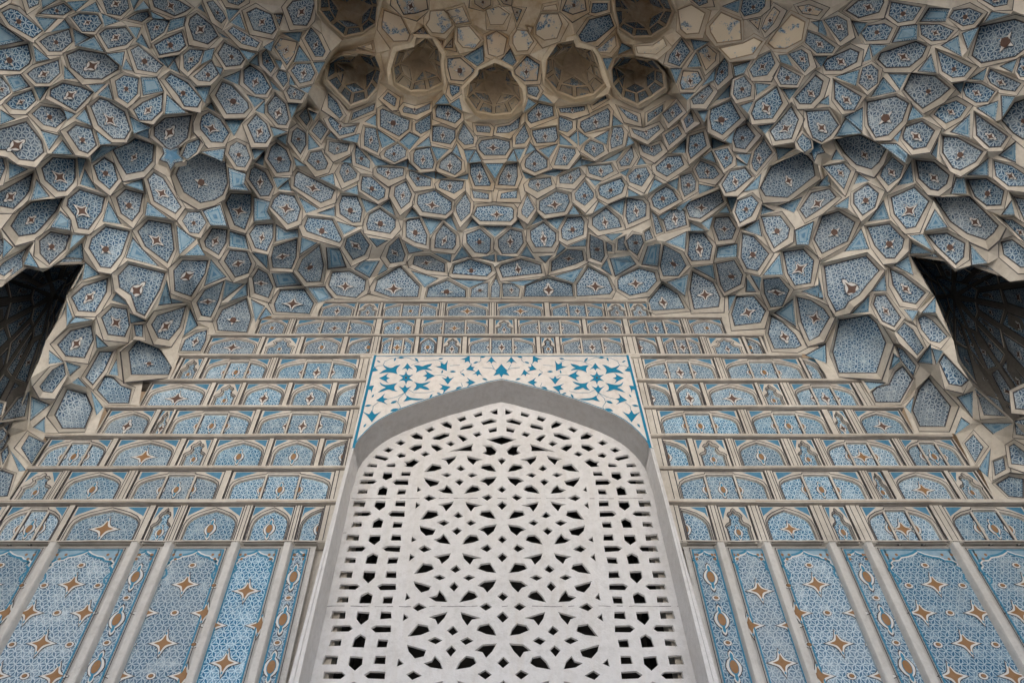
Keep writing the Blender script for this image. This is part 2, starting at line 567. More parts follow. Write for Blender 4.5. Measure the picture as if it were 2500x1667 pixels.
(2000,0,.31888): '''
c 30,155 140,120 215,160 225,270 160,325
c 200,85 300,0 490,-20 500,20 460,100 300,145
c 530,120 550,15 790,55 720,160 600,180
c 990,140 1030,80 1150,60 1255,105 1180,190 1100,205
c 1240,0 1260,-50 1460,-50 1440,40 1340,60
c 315,255 370,195 500,180 565,215 520,310 360,320
c 770,190 920,185 1035,235 970,310 860,320 780,270
c 1165,430 1230,200 1500,145 1600,180 1640,330 1500,440 1240,490
c 445,460 470,405 740,315 830,355 790,440 690,520 510,525
c 25,500 60,450 240,370 310,400 290,480 170,545 50,545
c 300,640 330,520 400,490 455,540 450,640 370,700
c 900,385 1170,520 1110,590 1020,600 940,550
c 1285,590 1310,530 1550,640 1500,705 1390,690 1310,640
c 110,610 330,740 270,850 190,850 115,760
D 650,700 710,570 900,590 1020,690 940,760 800,850 730,790
c 1100,690 1120,630 1240,640 1350,700 1290,785 1200,790 1120,740
c 360,870 365,780 590,735 690,790 640,930 530,1040 430,1060 370,960
c 875,880 930,810 1050,770 1135,820 1080,900 970,950
c 635,1040 660,970 790,925 890,1000 820,1130 720,1150 640,1070
c 1190,860 1450,1045 1390,1130 1300,1135 1200,1040
D 1400,940 1500,800 1640,750 1660,1000 1568,1090 1490,1040
c 945,1040 1060,1050 1260,1160 1200,1245 1080,1310 1020,1290 940,1170
D 125,1075 320,1045 440,1100 530,1150 470,1260 410,1315 290,1280 200,1190
c 25,1275 190,1250 245,1310 190,1455
c 465,1350 480,1300 560,1200 650,1270 620,1360 530,1425
c 735,1225 880,1240 1000,1340 980,1410 910,1465 850,1455 760,1370
c 1335,1230 1480,1270 1600,1350 1568,1430 1450,1430 1350,1350
c 1130,1375 1280,1365 1420,1460 1395,1576 1280,1580 1190,1510
c 260,1480 370,1405 460,1480 430,1590 330,1656 260,1560
c 1510,550 1540,440 1640,420 1640,590 1540,595
c 1490,1505 1640,1540 1640,1730 1568,1690
t 255,170 360,180 300,270
t 845,70 990,75 960,160 775,165
t 625,210 745,195 740,300 560,325
t 1320,100 1450,110 1270,165
t 1100,260 1215,215 1135,375
t 390,345 515,350 410,430
t 940,350 1060,280 1085,430
t 760,545 855,420 890,555
t 535,570 670,575 615,680
t 400,740 490,600 580,700
t 130,590 300,540 275,650
t 1160,605 1275,530 1250,610
t 1390,510 1505,460 1470,550
t 1030,650 1100,635 1080,710
t 1210,830 1365,780 1345,920
t 1395,740 1490,745 1400,900
t 680,920 715,820 790,890
t 1010,1010 1150,880 1145,1050
t 200,900 330,830 325,1000
t 130,1040 210,900 320,1020
t 580,1060 630,1000 600,1080
t 865,1180 910,1070 895,1210
t 470,1105 590,1110 670,1180 655,1240 560,1160
t 1140,1340 1290,1340 1290,1220
t 1380,1190 1500,1090 1500,1240
t 605,1415 700,1250 715,1390
t 275,1405 305,1340 375,1385
t 1010,1480 1050,1370 1105,1370 1120,1480
t 0,1420 40,1370 80,1410
t 340,470 380,360 385,450
t 0,790 70,740 70,800
t 100,1220 130,1155 185,1220
t 0,170 50,270 0,240
''',
(2000,450,.31888): '''
s 545,100 730,20 845,130 740,330 665,345 570,230
c 35,625 360,545 465,660 370,770 310,850 230,900 200,950 125,980 60,850
c 360,325 540,300 655,420 640,490 580,570 510,570 420,470
D 875,105 1160,110 1390,340 1350,400 1285,455 1140,405 1010,310
c 820,385 980,370 1120,450 1110,560 1045,620 900,480
c 540,645 640,690 820,830 740,920 640,900 560,770
c 410,920 430,850 510,845 630,1020 575,1095 480,1050
n 755,1030 800,1000 870,1040 985,1165 920,1215 850,1200 780,1110
n 590,1130 650,1055 720,1110 805,1250 750,1310 640,1180
E 110,1300 165,1050 390,1015 460,1080 530,1230 455,1465 160,1465
n 590,1240 640,1260 745,1390 720,1470 620,1340
n 915,1360 955,1295 1150,1500 1090,1550 990,1530
n 1390,440 1480,420 1640,540 1640,640 1540,640 1410,540
c 1400,265 1480,270 1640,380 1640,470 1568,440
N 700,550 870,545 960,590 1040,670 1190,620 1290,625 1460,745 1568,730 1760,720 1760,1900 1560,1900 1480,1800 1300,1640 1175,1540 1145,1490 1060,1360 1030,1200 880,850 770,680
t 810,350 885,200 975,325
t 380,280 490,130 530,260
t 200,510 320,345 375,490
t 700,395 790,390 860,500
t 700,525 715,460 850,525
t 580,620 680,560 715,690
t 415,815 500,700 510,810
t 255,985 380,855 370,970
t 790,980 885,870 885,975
t 655,960 750,970 715,1035
t 865,1260 940,1280 895,1370
t 760,1360 850,1230 860,1370
t 540,1410 570,1300 610,1350
t 0,1240 45,1225 50,1365
t 0,700 25,865 0,860
t 1160,470 1280,600 1170,610
t 1400,230 1470,130 1490,230
t 120,170 225,100 215,180
''',
(0,650,.31888): '''
c 435,600 540,490 700,450 720,560 650,705 500,690
D 965,670 1040,580 1205,645 1305,780 1280,850 985,850
n 650,850 760,650 870,650 800,800 710,915
n 740,950 800,840 870,850 930,910 1010,940 990,1050 830,1050
E 400,1150 500,950 650,985 700,1100 640,1255 460,1255
n 160,1390 220,1290 345,1350 325,1380 240,1515
n 300,920 400,790 490,740 505,830 400,970 330,960
n 10,1180 140,1010 225,965 190,1150
t 380,740 380,650 480,730
t 510,735 610,770 540,830
t 235,1175 245,1005 375,1060
t 840,820 890,720 900,830
t 750,620 740,530 820,610
t 560,890 600,860 660,920
t 700,960 780,1080 740,1130
t 260,1230 340,1160 340,1265
t 80,1410 190,1555 150,1560
n 5,1430 60,1370 70,1430 20,1520
n -60,1560 20,1560 110,1590 60,1760 -60,1770
n -60,1270 20,1240 70,1300 20,1400 -60,1400
n -40,1030 30,1050 10,1140 -40,1160
''',
(400,740,.2253): '''
c 175,520 225,400 350,320 470,290 460,400 400,520
''',
(2000,750,.31888): '''
n 400,650 440,610 530,590 580,490 640,450 720,550 620,730 430,730
E 720,800 770,640 850,550 1025,770 980,930 780,930
t 1060,690 1170,650 1170,840
n 1200,630 1430,835 1260,825
n 1180,970 1260,1070 1195,1190 1110,1040
n 1450,1065 1490,1040 1568,1100 1640,1200 1568,1210 1470,1200
n 1330,1180 1415,1150 1430,1240 1345,1290
n 1480,650 1568,610 1700,640 1700,800 1500,780
n 1495,865 1600,850 1700,900 1700,1000 1505,975
n 1350,1350 1450,1290 1568,1310 1568,1460 1450,1450
t 550,450 570,380 610,390
t 1040,970 1090,850 1145,890
t 1230,1230 1310,1090 1290,1290
t 1250,890 1470,890 1330,960
t 670,760 720,690 700,800
t 350,570 500,580 390,620
''',
}
# lower edge of the vault, where it meets the straight tiers of the back wall (x, y, tier it sits on)
EDGE = [(-600,1218,2),(0,1218,2),(21,1218,2),(69,1136,3),(80,1136,3),(112,1058,4),(232,1058,4),(258,989,5),(339,989,5),(350,924,6),(415,924,6),
(440,864,7),(493,864,7),(517,815,8),(616,815,8),(636,772,9),(769,772,9),(795,733,10),(1575,733,10),(1594,772,9),(1761,772,9),(1777,815,8),(1863,815,8),
(1877,864,7),(1980,864,7),(2023,924,6),(2099,924,6),(2137,989,5),(2204,989,5),(2233,1058,4),(2332,1058,4),(2371,1136,3),(2389,1136,3),(2427,1218,2),(3100,1218,2)]
# tiers of the back wall: bottom of panels, underside and top of the ledge above (photo rows)
TIER = {1:(1320,1226,1218),2:(1217,1142,1136),3:(1135,1064,1058),4:(1057,994,989),5:(988,929,924),6:(923,868.5,864),7:(863,818.5,815),8:(814,775.5,772),9:(771,736,733)}
LEDGE_X = {1:(-500,3000),2:(69,2389),3:(112,2322),4:(258,2204),5:(306,2156),6:(424,1956),7:(508,1863),8:(664,1761),9:(795,1575)}
# panels: x from, x to at the panel's foot, kind
ROW_L = {
1:[(-190,-40,'l'),(-30,120,'t'),(138,326,'S'),(344,404,'l'),(426,568,'a'),(592,697,'a'),(718,774,'h')],
2:[(24,112,'l'),(132,280,'a'),(306,524,'t'),(543,803,'t')],
3:[(80,240,'t'),(256,412,'S'),(428,494,'l'),(506,636,'a'),(650,764,'a'),(778,836,'h')],
4:[(236,352,'a'),(366,396,'l'),(404,604,'t'),(618,842,'t')],
5:[(342,492,'S'),(506,570,'l'),(582,686,'a'),(700,798,'a'),(812,864,'h')],
6:[(424,474,'l'),(486,644,'t'),(664,868,'t')],
}
ROW_R = {
1:[(1678,1750,'h'),(1776,1852,'l'),(1882,2010,'S'),(2046,2102,'l'),(2140,2316,'t'),(2352,2560,'t'),(2590,2700,'l')],
2:[(1662,1890,'t'),(1912,2130,'t'),(2152,2188,'l'),(2206,2344,'S'),(2358,2425,'l')],
3:[(1632,1694,'h'),(1710,1790,'l'),(1812,1930,'a'),(1956,2014,'l'),(2034,2212,'t'),(2234,2368,'t')],
4:[(1617,1820,'t'),(1844,2032,'t'),(2050,2090,'l'),(2114,2230,'S')],
5:[(1592,1646,'h'),(1660,1724,'a'),(1736,1862,'S'),(1872,1926,'l'),(1952,2108,'t')],
6:[(1578,1758,'t'),(1780,1974,'t'),(1982,2018,'h')],
}
ROW_C = {
7:[(496,622,'S'),(634,720,'l'),(732,828,'a'),(842,900,'h'),(924,1008,'t'),(1020,1064,'a'),(1078,1126,'l'),(1140,1310,'t'),(1322,1358,'l'),(1370,1528,'t'),
   (1562,1612,'h'),(1625,1720,'t'),(1738,1826,'l'),(1836,1870,'h')],
8:[(622,694,'a'),(712,912,'t'),(928,1010,'a'),(1024,1192,'t'),(1206,1256,'l'),(1264,1424,'t'),(1436,1526,'a'),(1540,1672,'t'),(1690,1774,'a')],
9:[(776,862,'a'),(868,922,'l'),(930,1070,'t'),(1086,1194,'S'),(1212,1330,'S'),(1344,1480,'t'),(1484,1534,'l'),(1540,1590,'l')],
}
# upright ribs between the tall panels: x of the rib at the head of the panels
RIB_L = [-60,124,324,407,570,700]
RIB_R = [1762,1876,2036,2125,2339,2560]
# window screen openings, left half (photo pixels from two tiles)
Q0=(800,970,.22954); R0=(700,1300,.2381)
ARCHHOLES = '''1725,150 1805,118 1805,178 1770,175
1545,180 1635,150 1645,190 1575,208
1372,222 1455,195 1478,232 1412,257
1198,275 1268,250 1320,290 1312,328 1245,308
1035,340 1105,308 1147,335 1080,370
875,403 940,370 1007,408 1003,443 930,438
716,483 775,450 830,478 778,508
583,560 640,527 700,552 648,583
490,640 510,607 630,630 648,650 610,670
420,735 437,700 527,708 518,740
375,835 390,793 488,795 475,838
1630,258 1735,222 1795,240 1790,260 1660,290
1408,320 1435,300 1530,278 1553,303 1520,325 1415,343
1112,440 1130,415 1235,375 1293,380 1285,410 1190,448
862,540 920,502 998,497 998,535 925,570
733,612 775,583 833,605 820,628 765,640
622,735 640,705 710,697 723,718 710,738
578,850 595,795 685,797 680,848 620,875
1708,338 1795,315 1798,358 1725,372
1540,385 1610,362 1640,395 1580,418
1378,405 1405,393 1450,408 1490,440 1440,467
1256,487 1310,460 1355,490 1310,517
1102,498 1165,500 1227,542 1162,570 1110,530
985,600 1040,570 1090,600 1030,625
810,680 860,678 915,648 973,678 900,735 818,730 840,705
778,830 790,788 882,790 872,830
1285,578 1450,520 1545,492 1528,530 1535,568 1400,565
1645,510 1735,508 1795,560 1775,600 1725,613 1650,590 1690,560 1680,530'''
AXISHOLES = '''1700,445 1860,405 2010,445 1855,497
1810,660 1855,640 1900,662 1853,710'''
FIELD = '''1505,245 1680,208 1655,255 1595,315 1565,265
1810,208 1995,258 1910,270 1875,318 1825,260
1315,415 1400,312 1490,325 1510,370 1430,400
1965,365 1990,320 2080,310 2120,360 2140,410 2050,400
1305,495 1480,540 1450,590 1375,608 1320,550
1955,540 2025,495 2148,480 2110,555 2055,605 2020,560
1460,658 1535,635 1567,590 1610,640 1640,710 1530,695
1775,708 1810,645 1860,595 1930,610 1958,655 1900,685
1678,370 1735,325 1785,378 1730,405
1500,455 1570,425 1630,455 1570,488
1812,455 1868,425 1930,455 1860,490
1665,545 1720,505 1765,545 1715,595'''
FIELDGAP = '''1293,760 1355,722 1435,765 1345,805
1978,755 2050,712 2100,755 2045,798
1208,688 1222,618 1270,662
1188,910 1203,825 1252,862'''
FIELDAXIS = '''2158,655 2208,605 2258,655 2208,693
2150,860 2208,808 2266,860 2208,918'''
SIDE = '''545,580 560,525 715,522 745,548 700,578
930,548 975,522 1115,522 1110,585 970,582
745,720 765,640 825,605 873,635 855,722
518,715 535,652 635,655 625,708
980,718 995,652 1090,655 1075,718
455,878 475,803 605,808 590,880
958,878 970,808 1073,808 1068,878
710,880 725,810 843,815 835,880 768,935'''
S0=(840,850,.17007)
ARCHFRONT = [(2260,455),(2080,490),(1900,540),(1700,590),(1500,640),(1200,740),(1000,810),(800,885),(640,960),(500,1040),(400,1115),(300,1210),(210,1310),(150,1400),(110,1500),(90,1600)]
FLORA_P = [(910,285,95,90),(600,435,110,180),(1200,400,120,0),(875,580,110,270),(1420,255,125,300),(1760,175,100,60),(2115,190,90,90),(1830,290,95,200),
(1920,370,85,80),(1800,495,100,0),(1490,450,105,270),(1430,580,115,15),(560,740,115,190),(400,960,150,270),(370,580,90,40),(430,310,75,340)]
FLORA_T = [[(560,245),(640,285),(690,290),(740,255),(815,240),(765,285),(745,330),(770,378),(700,355),(600,350),(500,374),(560,325),(610,305),(575,275)],
[(1000,250),(1080,250),(1120,272),(1180,240),(1268,228),(1240,265),(1190,287),(1235,300),(1268,327),(1180,310),(1100,318),(1030,357),(1052,300)],
[(510,488),(560,530),(640,532),(770,503),(722,545),(720,600),(777,630),(690,612),(640,590),(560,622),(485,642),(540,595),(605,568),(530,540)],
[(1005,488),(1090,515),(1180,500),(1246,476),(1200,520),(1130,545),(1190,560),(1232,602),(1150,597),(1095,567),(1050,602),(990,610),(1042,560),(1035,520)],
[(850,767),(890,730),(905,683),(940,710),(1000,724),(1152,732),(1080,752),(1000,748),(950,742),(900,762)]]
FLORA_L = [(500,195,40,150),(730,165,45,250),(1040,170,55,310),(1390,157,50,10),(1990,132,50,10),(1890,212,50,20),(1410,345,40,80),(1560,342,58,0),(1710,385,45,310),
(2020,450,55,340),(1640,575,60,30),(1250,690,50,60),(1360,655,45,340),(715,780,70,25),(720,890,80,20),(345,830,65,10),(300,1115,50,60),(415,690,40,60),(820,142,60,0)]
VINES = [[(560,250),(590,190),(680,150),(900,135),(1060,200)],[(960,250),(1100,190),(1340,170),(1420,210)],[(870,640),(790,720),(770,780),(810,840),(800,880)],[(870,640),(900,700)],
[(600,740),(760,700),(870,640)],[(490,780),(420,830),(410,900)],[(1300,390),(1420,390),(1480,420)],[(1520,255),(1660,245)],[(1680,500),(1700,550),(1640,600)],[(910,590),(1000,640),(1200,640),(1290,620)],
[(2120,240),(2160,310),(2230,340)],[(1990,280),(2120,290),(2200,330)],[(1720,310),(1670,350),(1690,380)],[(440,280),(490,255),(560,250)],[(1960,130),(1965,180),(1930,210)]]
# ---------------------------------------------------------------- helpers
rng = random.Random(7)
SE, CE = math.sin(ELEV), math.cos(ELEV)
def ray(x, y):
    h = x-CX; v = CY-y
    return V((h, FPX*CE-v*SE, FPX*SE+v*CE))
def on_plane(x, y, Y):
    d = ray(x, y); return d*(Y/d.y)
def lerp_table(T, z):
    if z <= T[0][0]: return T[0][1]
    for (a, fa), (b, fb) in zip(T, T[1:]):
        if z <= b: return fa+(fb-fa)*(z-a)/(b-a)
    return T[-1][1]
# plan of the vault at each height: half width, depth, squareness
TD = [(0,5.05),(4,4.97),(5.2,4.80),(6.2,4.66),(6.6,4.28),(7.3,3.58),(7.7,3.1),(8.1,2.5),(8.4,2.0),(8.8,1.0),(9.0,.2)]
TW = [(0,4.95),(4,4.8),(5.2,4.45),(6.2,4.05),(6.6,3.8),(7.3,3.2),(7.7,2.75),(8.1,2.2),(8.4,1.7),(8.8,.9),(9,.2)]
TN = [(4.2,12),(5,8),(5.5,5.5),(5.9,3.5),(6.2,2.8),(6.8,2.2)]
def fvault(p):
    z = p.z
    if z >= 8.99: return 9.0
    n = lerp_table(TN, z)
    return (abs(p.x)/lerp_table(TW, z))**n + (max(p.y, 0)/lerp_table(TD, z))**n - 1
def hit(x, y):
    d = ray(x, y).normalized()
    t0 = 2.0; t = t0
    while t < 16:
        t += .15
        if fvault(d*t) > 0: break
    a, b = t-.15, t
    for _ in range(18):
        m = (a+b)/2
        if fvault(d*m) > 0: b = m
        else: a = m
    return d*b
def outward(p):
    e = .06
    g = V([fvault(p+dv)-fvault(p-dv) for dv in (V((e,0,0)), V((0,e,0)), V((0,0,e)))])
    return g.normalized()
_cache = {}
_edge = {(float(x), float(y)): k for x, y, k in EDGE}
def yt(k):                                   # face plane of tier k (tiers step forward as they rise)
    T = [5.03, 4.965, 4.928, 4.895, 4.864, 4.835, 4.808, 4.782, 4.764, 4.748, 4.734]
    f = int(k); return T[f] if k == f else (T[f]+T[f+1])/2
def seg_f(p, a, b):
    ax, ay = a; bx, by = b; dx, dy = bx-ax, by-ay; L = dx*dx+dy*dy
    f = max(0, min(1, ((p[0]-ax)*dx+(p[1]-ay)*dy)/L)) if L else 0
    return math.hypot(p[0]-ax-dx*f, p[1]-ay-dy*f), f
_base = {}
def base(x, y):
    key = (round(x, 2), round(y, 2))
    if key not in _base:
        p = hit(x, y)
        best = (1e9, 0)                      # the vault grows out of the tiers: blend to their planes along the seam
        for (ax, ay, ak), (bx, by, bk) in zip(EDGE, EDGE[1:]):
            if min(ax, bx)-170 > x or max(ax, bx)+170 < x: continue
            d, f = seg_f((x, y), (ax, ay), (bx, by))
            if d < best[0]: best = (d, yt(ak)+(yt(bk)-yt(ak))*f)
        if best[0] < 160:
            f = best[0]/160; f = f*f*(3-2*f)
            q = on_plane(x, y, best[1]); p = q*(1-f)+p*f
        _base[key] = p
    return _base[key]
TIERH, TIERSTEP = .40, .13
_tier = {}
# overhanging ridges that sweep across the vault: outline and a point on the hollow side
RIDGES = [([(830,120),(810,147),(767,198),(735,249),(708,313),(652,359),(600,440),(560,520)], (1213,420), .34),
          ([(1590,120),(1610,140),(1622,168),(1661,232),(1700,290),(1731,328),(1770,372),(1785,470),(1800,540)], (1213,420), .34),
          ([(641,131),(593,171),(526,212),(507,257),(480,290),(372,308),(308,351),(268,356),(220,383),(110,404)], (420,620), .26),
          ([(1745,125),(1793,252),(1836,303),(1884,351),(1967,383),(2030,325),(2085,322),(2137,352),(2190,380),(2300,410)], (2030,620), .26)]
def ridge_side(c, line):
    best = (1e9, 0)
    for a, e in zip(line, line[1:]):
        d, f = seg_f(c, a, e)
        cr = (e[0]-a[0])*(c[1]-a[1])-(e[1]-a[1])*(c[0]-a[0])
        if d < best[0]: best = (d, 1 if cr > 0 else -1)
    return best[1]
_ridge = {}
def ridge_off(key):
    k = 0
    for (line, ref, A), s in zip(RIDGES, _ridge[key]):
        d = min(seg_f(key, a, e)[0] for a, e in zip(line, line[1:]))
        k += A*math.exp(-d/105) if s else -.35*A*math.exp(-d/70)
    return k
def set_tier(px, ref=None):                  # a cell belongs to one tier; its foot stands forward, its head lies back
    ref = ref or px
    zc = sum(base(*q).z for q in ref)/len(ref)
    t = math.floor((zc-.13)/TIERH)
    c = (sum(x for x, y in ref)/len(ref), sum(y for x, y in ref)/len(ref))
    sides = tuple(ridge_side(c, l) == ridge_side(r_, l) for l, r_, A in RIDGES)
    for q in px:
        key = (round(q[0], 2), round(q[1], 2))
        _tier.setdefault(key, t); _ridge.setdefault(key, sides)
def P3(x, y):
    key = (round(x, 2), round(y, 2))
    if key not in _cache:
        if key in _edge: p = on_plane(x, y, yt(_edge[key]))
        else:
            p = base(x, y)
            r = random.Random(hash((int(x*7), int(y*7))) & 0xffffff)
            k = .004*r.random()*p.length
            if key in _tier:
                fr = (p.z-.13)/TIERH-_tier[key]
                de = min(seg_f(key, a[:2], c[:2])[0] for a, c in zip(EDGE, EDGE[1:]))
                k += TIERSTEP*max(-.9, min(.9, .5-fr))*min(1, de/60)
                k -= ridge_off(key)*min(1, de/120)
            p = p*(1-k/p.length)
        _cache[key] = p
    return _cache[key]
class MB:
    def __init__(s): s.v = []; s.f = []; s.m = []; s.uv = []; s.mats = []
    def mi(s, mat):
        if mat not in s.mats: s.mats.append(mat)
        return s.mats.index(mat)
    def face(s, pts, mat, uvs=None):
        i = len(s.v); s.v += [tuple(p) for p in pts]
        s.f.append(tuple(range(i, i+len(pts)))); s.m.append(s.mi(mat))
        s.uv += uvs if uvs else [(p[0], p[2]) for p in pts]
    def ring(s, A, B, mat, uv=None):
        n = len(A)
        for i in range(n):
            j = (i+1) % n
            q = [A[i], A[j], B[j], B[i]]
            s.face(q, mat, [uv(p) for p in q] if uv else None)
    def box(s, x0, x1, y0, y1, z0, z1, mat):
        c = [V((x, y, z)) for z in (z0, z1) for y in (y0, y1) for x in (x0, x1)]
        for q in ((0,1,5,4),(2,6,7,3),(0,4,6,2),(1,3,7,5),(4,5,7,6),(0,2,3,1)): s.face([c[k] for k in q], mat)
    def build(s, name, parent=None, smooth=False):
        me = bpy.data.meshes.new(name); me.from_pydata(s.v, [], s.f)
        for m in s.mats: me.materials.append(m)
        me.polygons.foreach_set('material_index', s.m)
        ul = me.uv_layers.new(name='UVMap'); ul.data.foreach_set('uv', [c for u in s.uv for c in u])
        me.update()
        if smooth:                                 # weld and smooth the curved, painted faces
            bm = bmesh.new(); bm.from_mesh(me); bmesh.ops.remove_doubles(bm, verts=bm.verts, dist=1e-5)
            k = s.mats.index(smooth)
            for f in bm.faces: f.smooth = f.material_index == k
            bm.to_mesh(me); bm.free()
        o = bpy.data.objects.new(name, me); S.collection.objects.link(o)
        if parent: o.parent = parent
        return o
def thing(name, label, cat, group=None):
    o = bpy.data.objects.new(name, None); S.collection.objects.link(o)
    o['label'] = label; o['category'] = cat
    if group: o['group'] = group
    return o
def area2(p): return sum(p[i][0]*p[(i+1)%len(p)][1]-p[(i+1)%len(p)][0]*p[i][1] for i in range(len(p)))/2
def inset(p, w):
    """offset a 2D polygon inwards by w (mitred)"""
    n = len(p); sgn = 1 if area2(p) > 0 else -1
    out = []
    for i in range(n):
        a, b, c = V(p[i-1]), V(p[i]), V(p[(i+1) % n])
        e1 = (b-a); e2 = (c-b)
        if e1.length < 1e-9 or e2.length < 1e-9: out.append(tuple(b)); continue
        e1.normalize(); e2.normalize()
        n1 = V((-e1.y, e1.x))*sgn; n2 = V((-e2.y, e2.x))*sgn
        m = n1+n2; L = m.length
        if L < .2: out.append(tuple(b+n1*w)); continue
        m /= L; k = min(w/max(m.dot(n1), .35), 2.4*w)
        out.append(tuple(b+m*k))
    return out
# ---------------------------------------------------------------- materials
def nodes(name):
    m = bpy.data.materials.new(name); m.use_nodes = True
    t = m.node_tree; b = t.nodes['Principled BSDF']; return m, t, b
def N(t, typ, **kw):
    n = t.nodes.new(typ)
    for k, v in kw.items(): setattr(n, k, v)
    return n
def math_(t, op, a, b=None, c=None, clamp=False):
    n = N(t, 'ShaderNodeMath', operation=op); n.use_clamp = clamp
    for i, x in enumerate((a, b, c)):
        if x is None: continue
        if isinstance(x, (int, float)): n.inputs[i].default_value = x
        else: t.links.new(x, n.inputs[i])
    return n.outputs[0]
def mix(t, f, a, b, blend='MIX'):
    n = N(t, 'ShaderNodeMix', data_type='RGBA', blend_type=blend)
    for i, x in ((0, f), (6, a), (7, b)):
        if isinstance(x, (int, float)): n.inputs[i].default_value = x
        elif isinstance(x, tuple): n.inputs[i].default_value = (*x, 1)
        else: t.links.new(x, n.inputs[i])
    return n.outputs[2]
def noise(t, scale, detail=4, rough=.6, vec=None):
    n = N(t, 'ShaderNodeTexNoise'); n.inputs['Scale'].default_value = scale; n.inputs['Detail'].default_value = detail; n.inputs['Roughness'].default_value = rough
    if vec: t.links.new(vec, n.inputs['Vector'])
    return n.outputs[0]
def ramp(t, x, lo, hi):
    n = N(t, 'ShaderNodeMapRange'); n.inputs[1].default_value = lo; n.inputs[2].default_value = hi; t.links.new(x, n.inputs[0]); return n.outputs[0]
def objpos(t): return N(t, 'ShaderNodeTexCoord').outputs['Object']
def bump(t, b, h, strength, dist=.01):
    n = N(t, 'ShaderNodeBump'); n.inputs['Strength'].default_value = strength; n.inputs['Distance'].default_value = dist
    t.links.new(h, n.inputs['Height']); t.links.new(n.outputs[0], b.inputs['Normal'])
def plaster(name, col, dirty, ochre=None, rough=.85, grime=.7):
    m, t, b = nodes(name); p = objpos(t)
    n1 = noise(t, 2.3, 5, .65, p); n2 = noise(t, 17, 5, .7, p)
    f = math_(t, 'MULTIPLY', ramp(t, n1, .38, .72), grime)
    c = mix(t, f, col, dirty)
    c = mix(t, math_(t, 'MULTIPLY', ramp(t, n2, .45, .75), .35), c, tuple(x*.62 for x in dirty))
    if ochre:                               # bare, rain-stained plaster of the upper vault
        sep = N(t, 'ShaderNodeSeparateXYZ'); t.links.new(p, sep.inputs[0])
        z = math_(t, 'ADD', sep.outputs[2], math_(t, 'MULTIPLY', noise(t, .9, 4, .6, p), 1.6))
        x = math_(t, 'MULTIPLY', math_(t, 'ABSOLUTE', sep.outputs[0]), -.22)
        k = ramp(t, math_(t, 'ADD', z, x), 7.75, 8.75)
        c = mix(t, k, c, mix(t, ramp(t, noise(t, 5, 5, .7, p), .35, .7), ochre, (.52, .37, .2)))
    t.links.new(c, b.inputs['Base Color']); b.inputs['Roughness'].default_value = rough
    bump(t, b, math_(t, 'ADD', n2, math_(t, 'MULTIPLY', noise(t, 60, 3, .6, p), .5)), .35, .012)
    return m
M_RIB = plaster('vault_plaster', (.60, .56, .49), (.36, .32, .265), ochre=(.78, .69, .54))
M_ROW = plaster('tier_plaster', (.60, .565, .505), (.36, .325, .28))
M_SOFFIT = plaster('soot_shade_plaster', (.34, .31, .27), (.17, .15, .125), grime=.9)  # soot plus the shade of the undersides, both painted into the colour
M_TALL = plaster('rib_plaster', (.56, .55, .53), (.40, .38, .35), grime=.4)
M_WHITE = plaster('white_plaster', (.63, .625, .625), (.50, .48, .46), grime=.4, rough=.75)
M_CREAM = plaster('spandrel_ground', (.66, .63, .60), (.57, .52, .47), grime=.25, rough=.6)
M_BARE = plaster('bare_plaster', (.74, .64, .48), (.56, .44, .29))
M_DARKROOM = plaster('unlit_room_plaster', (.05, .047, .045), (.035, .033, .03))  # near-black colour stands in for the darkness of the unlit room
M_STONE = plaster('courtyard_paving', (.58, .56, .53), (.47, .45, .42))
M_BRICK = plaster('outer_masonry', (.45, .36, .26), (.36, .28, .2))
def streaked(m, col):
    t = m.node_tree; b = t.nodes['Principled BSDF']; src = b.inputs['Base Color'].links[0].from_socket
    mp = N(t, 'ShaderNodeMapping'); mp.inputs['Scale'].default_value = (9, 9, .7); t.links.new(objpos(t), mp.inputs['Vector'])
    k = math_(t, 'MULTIPLY', ramp(t, noise(t, 1.0, 6, .7, mp.outputs[0]), .5, .75), .45)
    t.links.new(mix(t, k, src, col), b.inputs['Base Color'])
streaked(M_WHITE, (.50, .46, .41)); streaked(M_TALL, (.33, .31, .28)); streaked(M_ROW, (.33, .28, .22))
def flat(name, col, rough=.7, var=.25):
    m, t, b = nodes(name); p = objpos(t)
    c = mix(t, math_(t, 'MULTIPLY', ramp(t, noise(t, 21, 5, .75, p), .35, .7), var), col, tuple(min(1, x*1.0+.16) for x in col))
    t.links.new(c, b.inputs['Base Color']); b.inputs['Roughness'].default_value = rough
    return m
M_LINE = flat('dark_outline', (.035, .03, .035), var=.3)
M_CORNER = flat('corner_blue', (.035, .17, .29), var=.4)
M_NICHE = flat('niche_shade', (.16, .145, .125), var=.4)  # rib plaster colour darkened, painting in the shade of the niche
M_STAIN = flat('faded_outline', (.25, .18, .11), var=.4)
M_BROWN = flat('brown_paint', (.095, .05, .035), var=.2)
M_OCHRE = flat('ochre_paint', (.25, .13, .05), var=.25)
M_PALE = flat('pale_paint', (.62, .62, .60), var=.1)
M_TEAL = flat('teal_paint', (.03, .20, .33), var=.12)
M_FLORA = flat('flower_blue', (.004, .175, .31), var=.05, rough=.5)
M_MID = flat('mid_blue_paint', (.05, .17, .29), var=.6)
M_LIGHT = flat('light_blue_paint', (.19, .31, .40), var=.6)
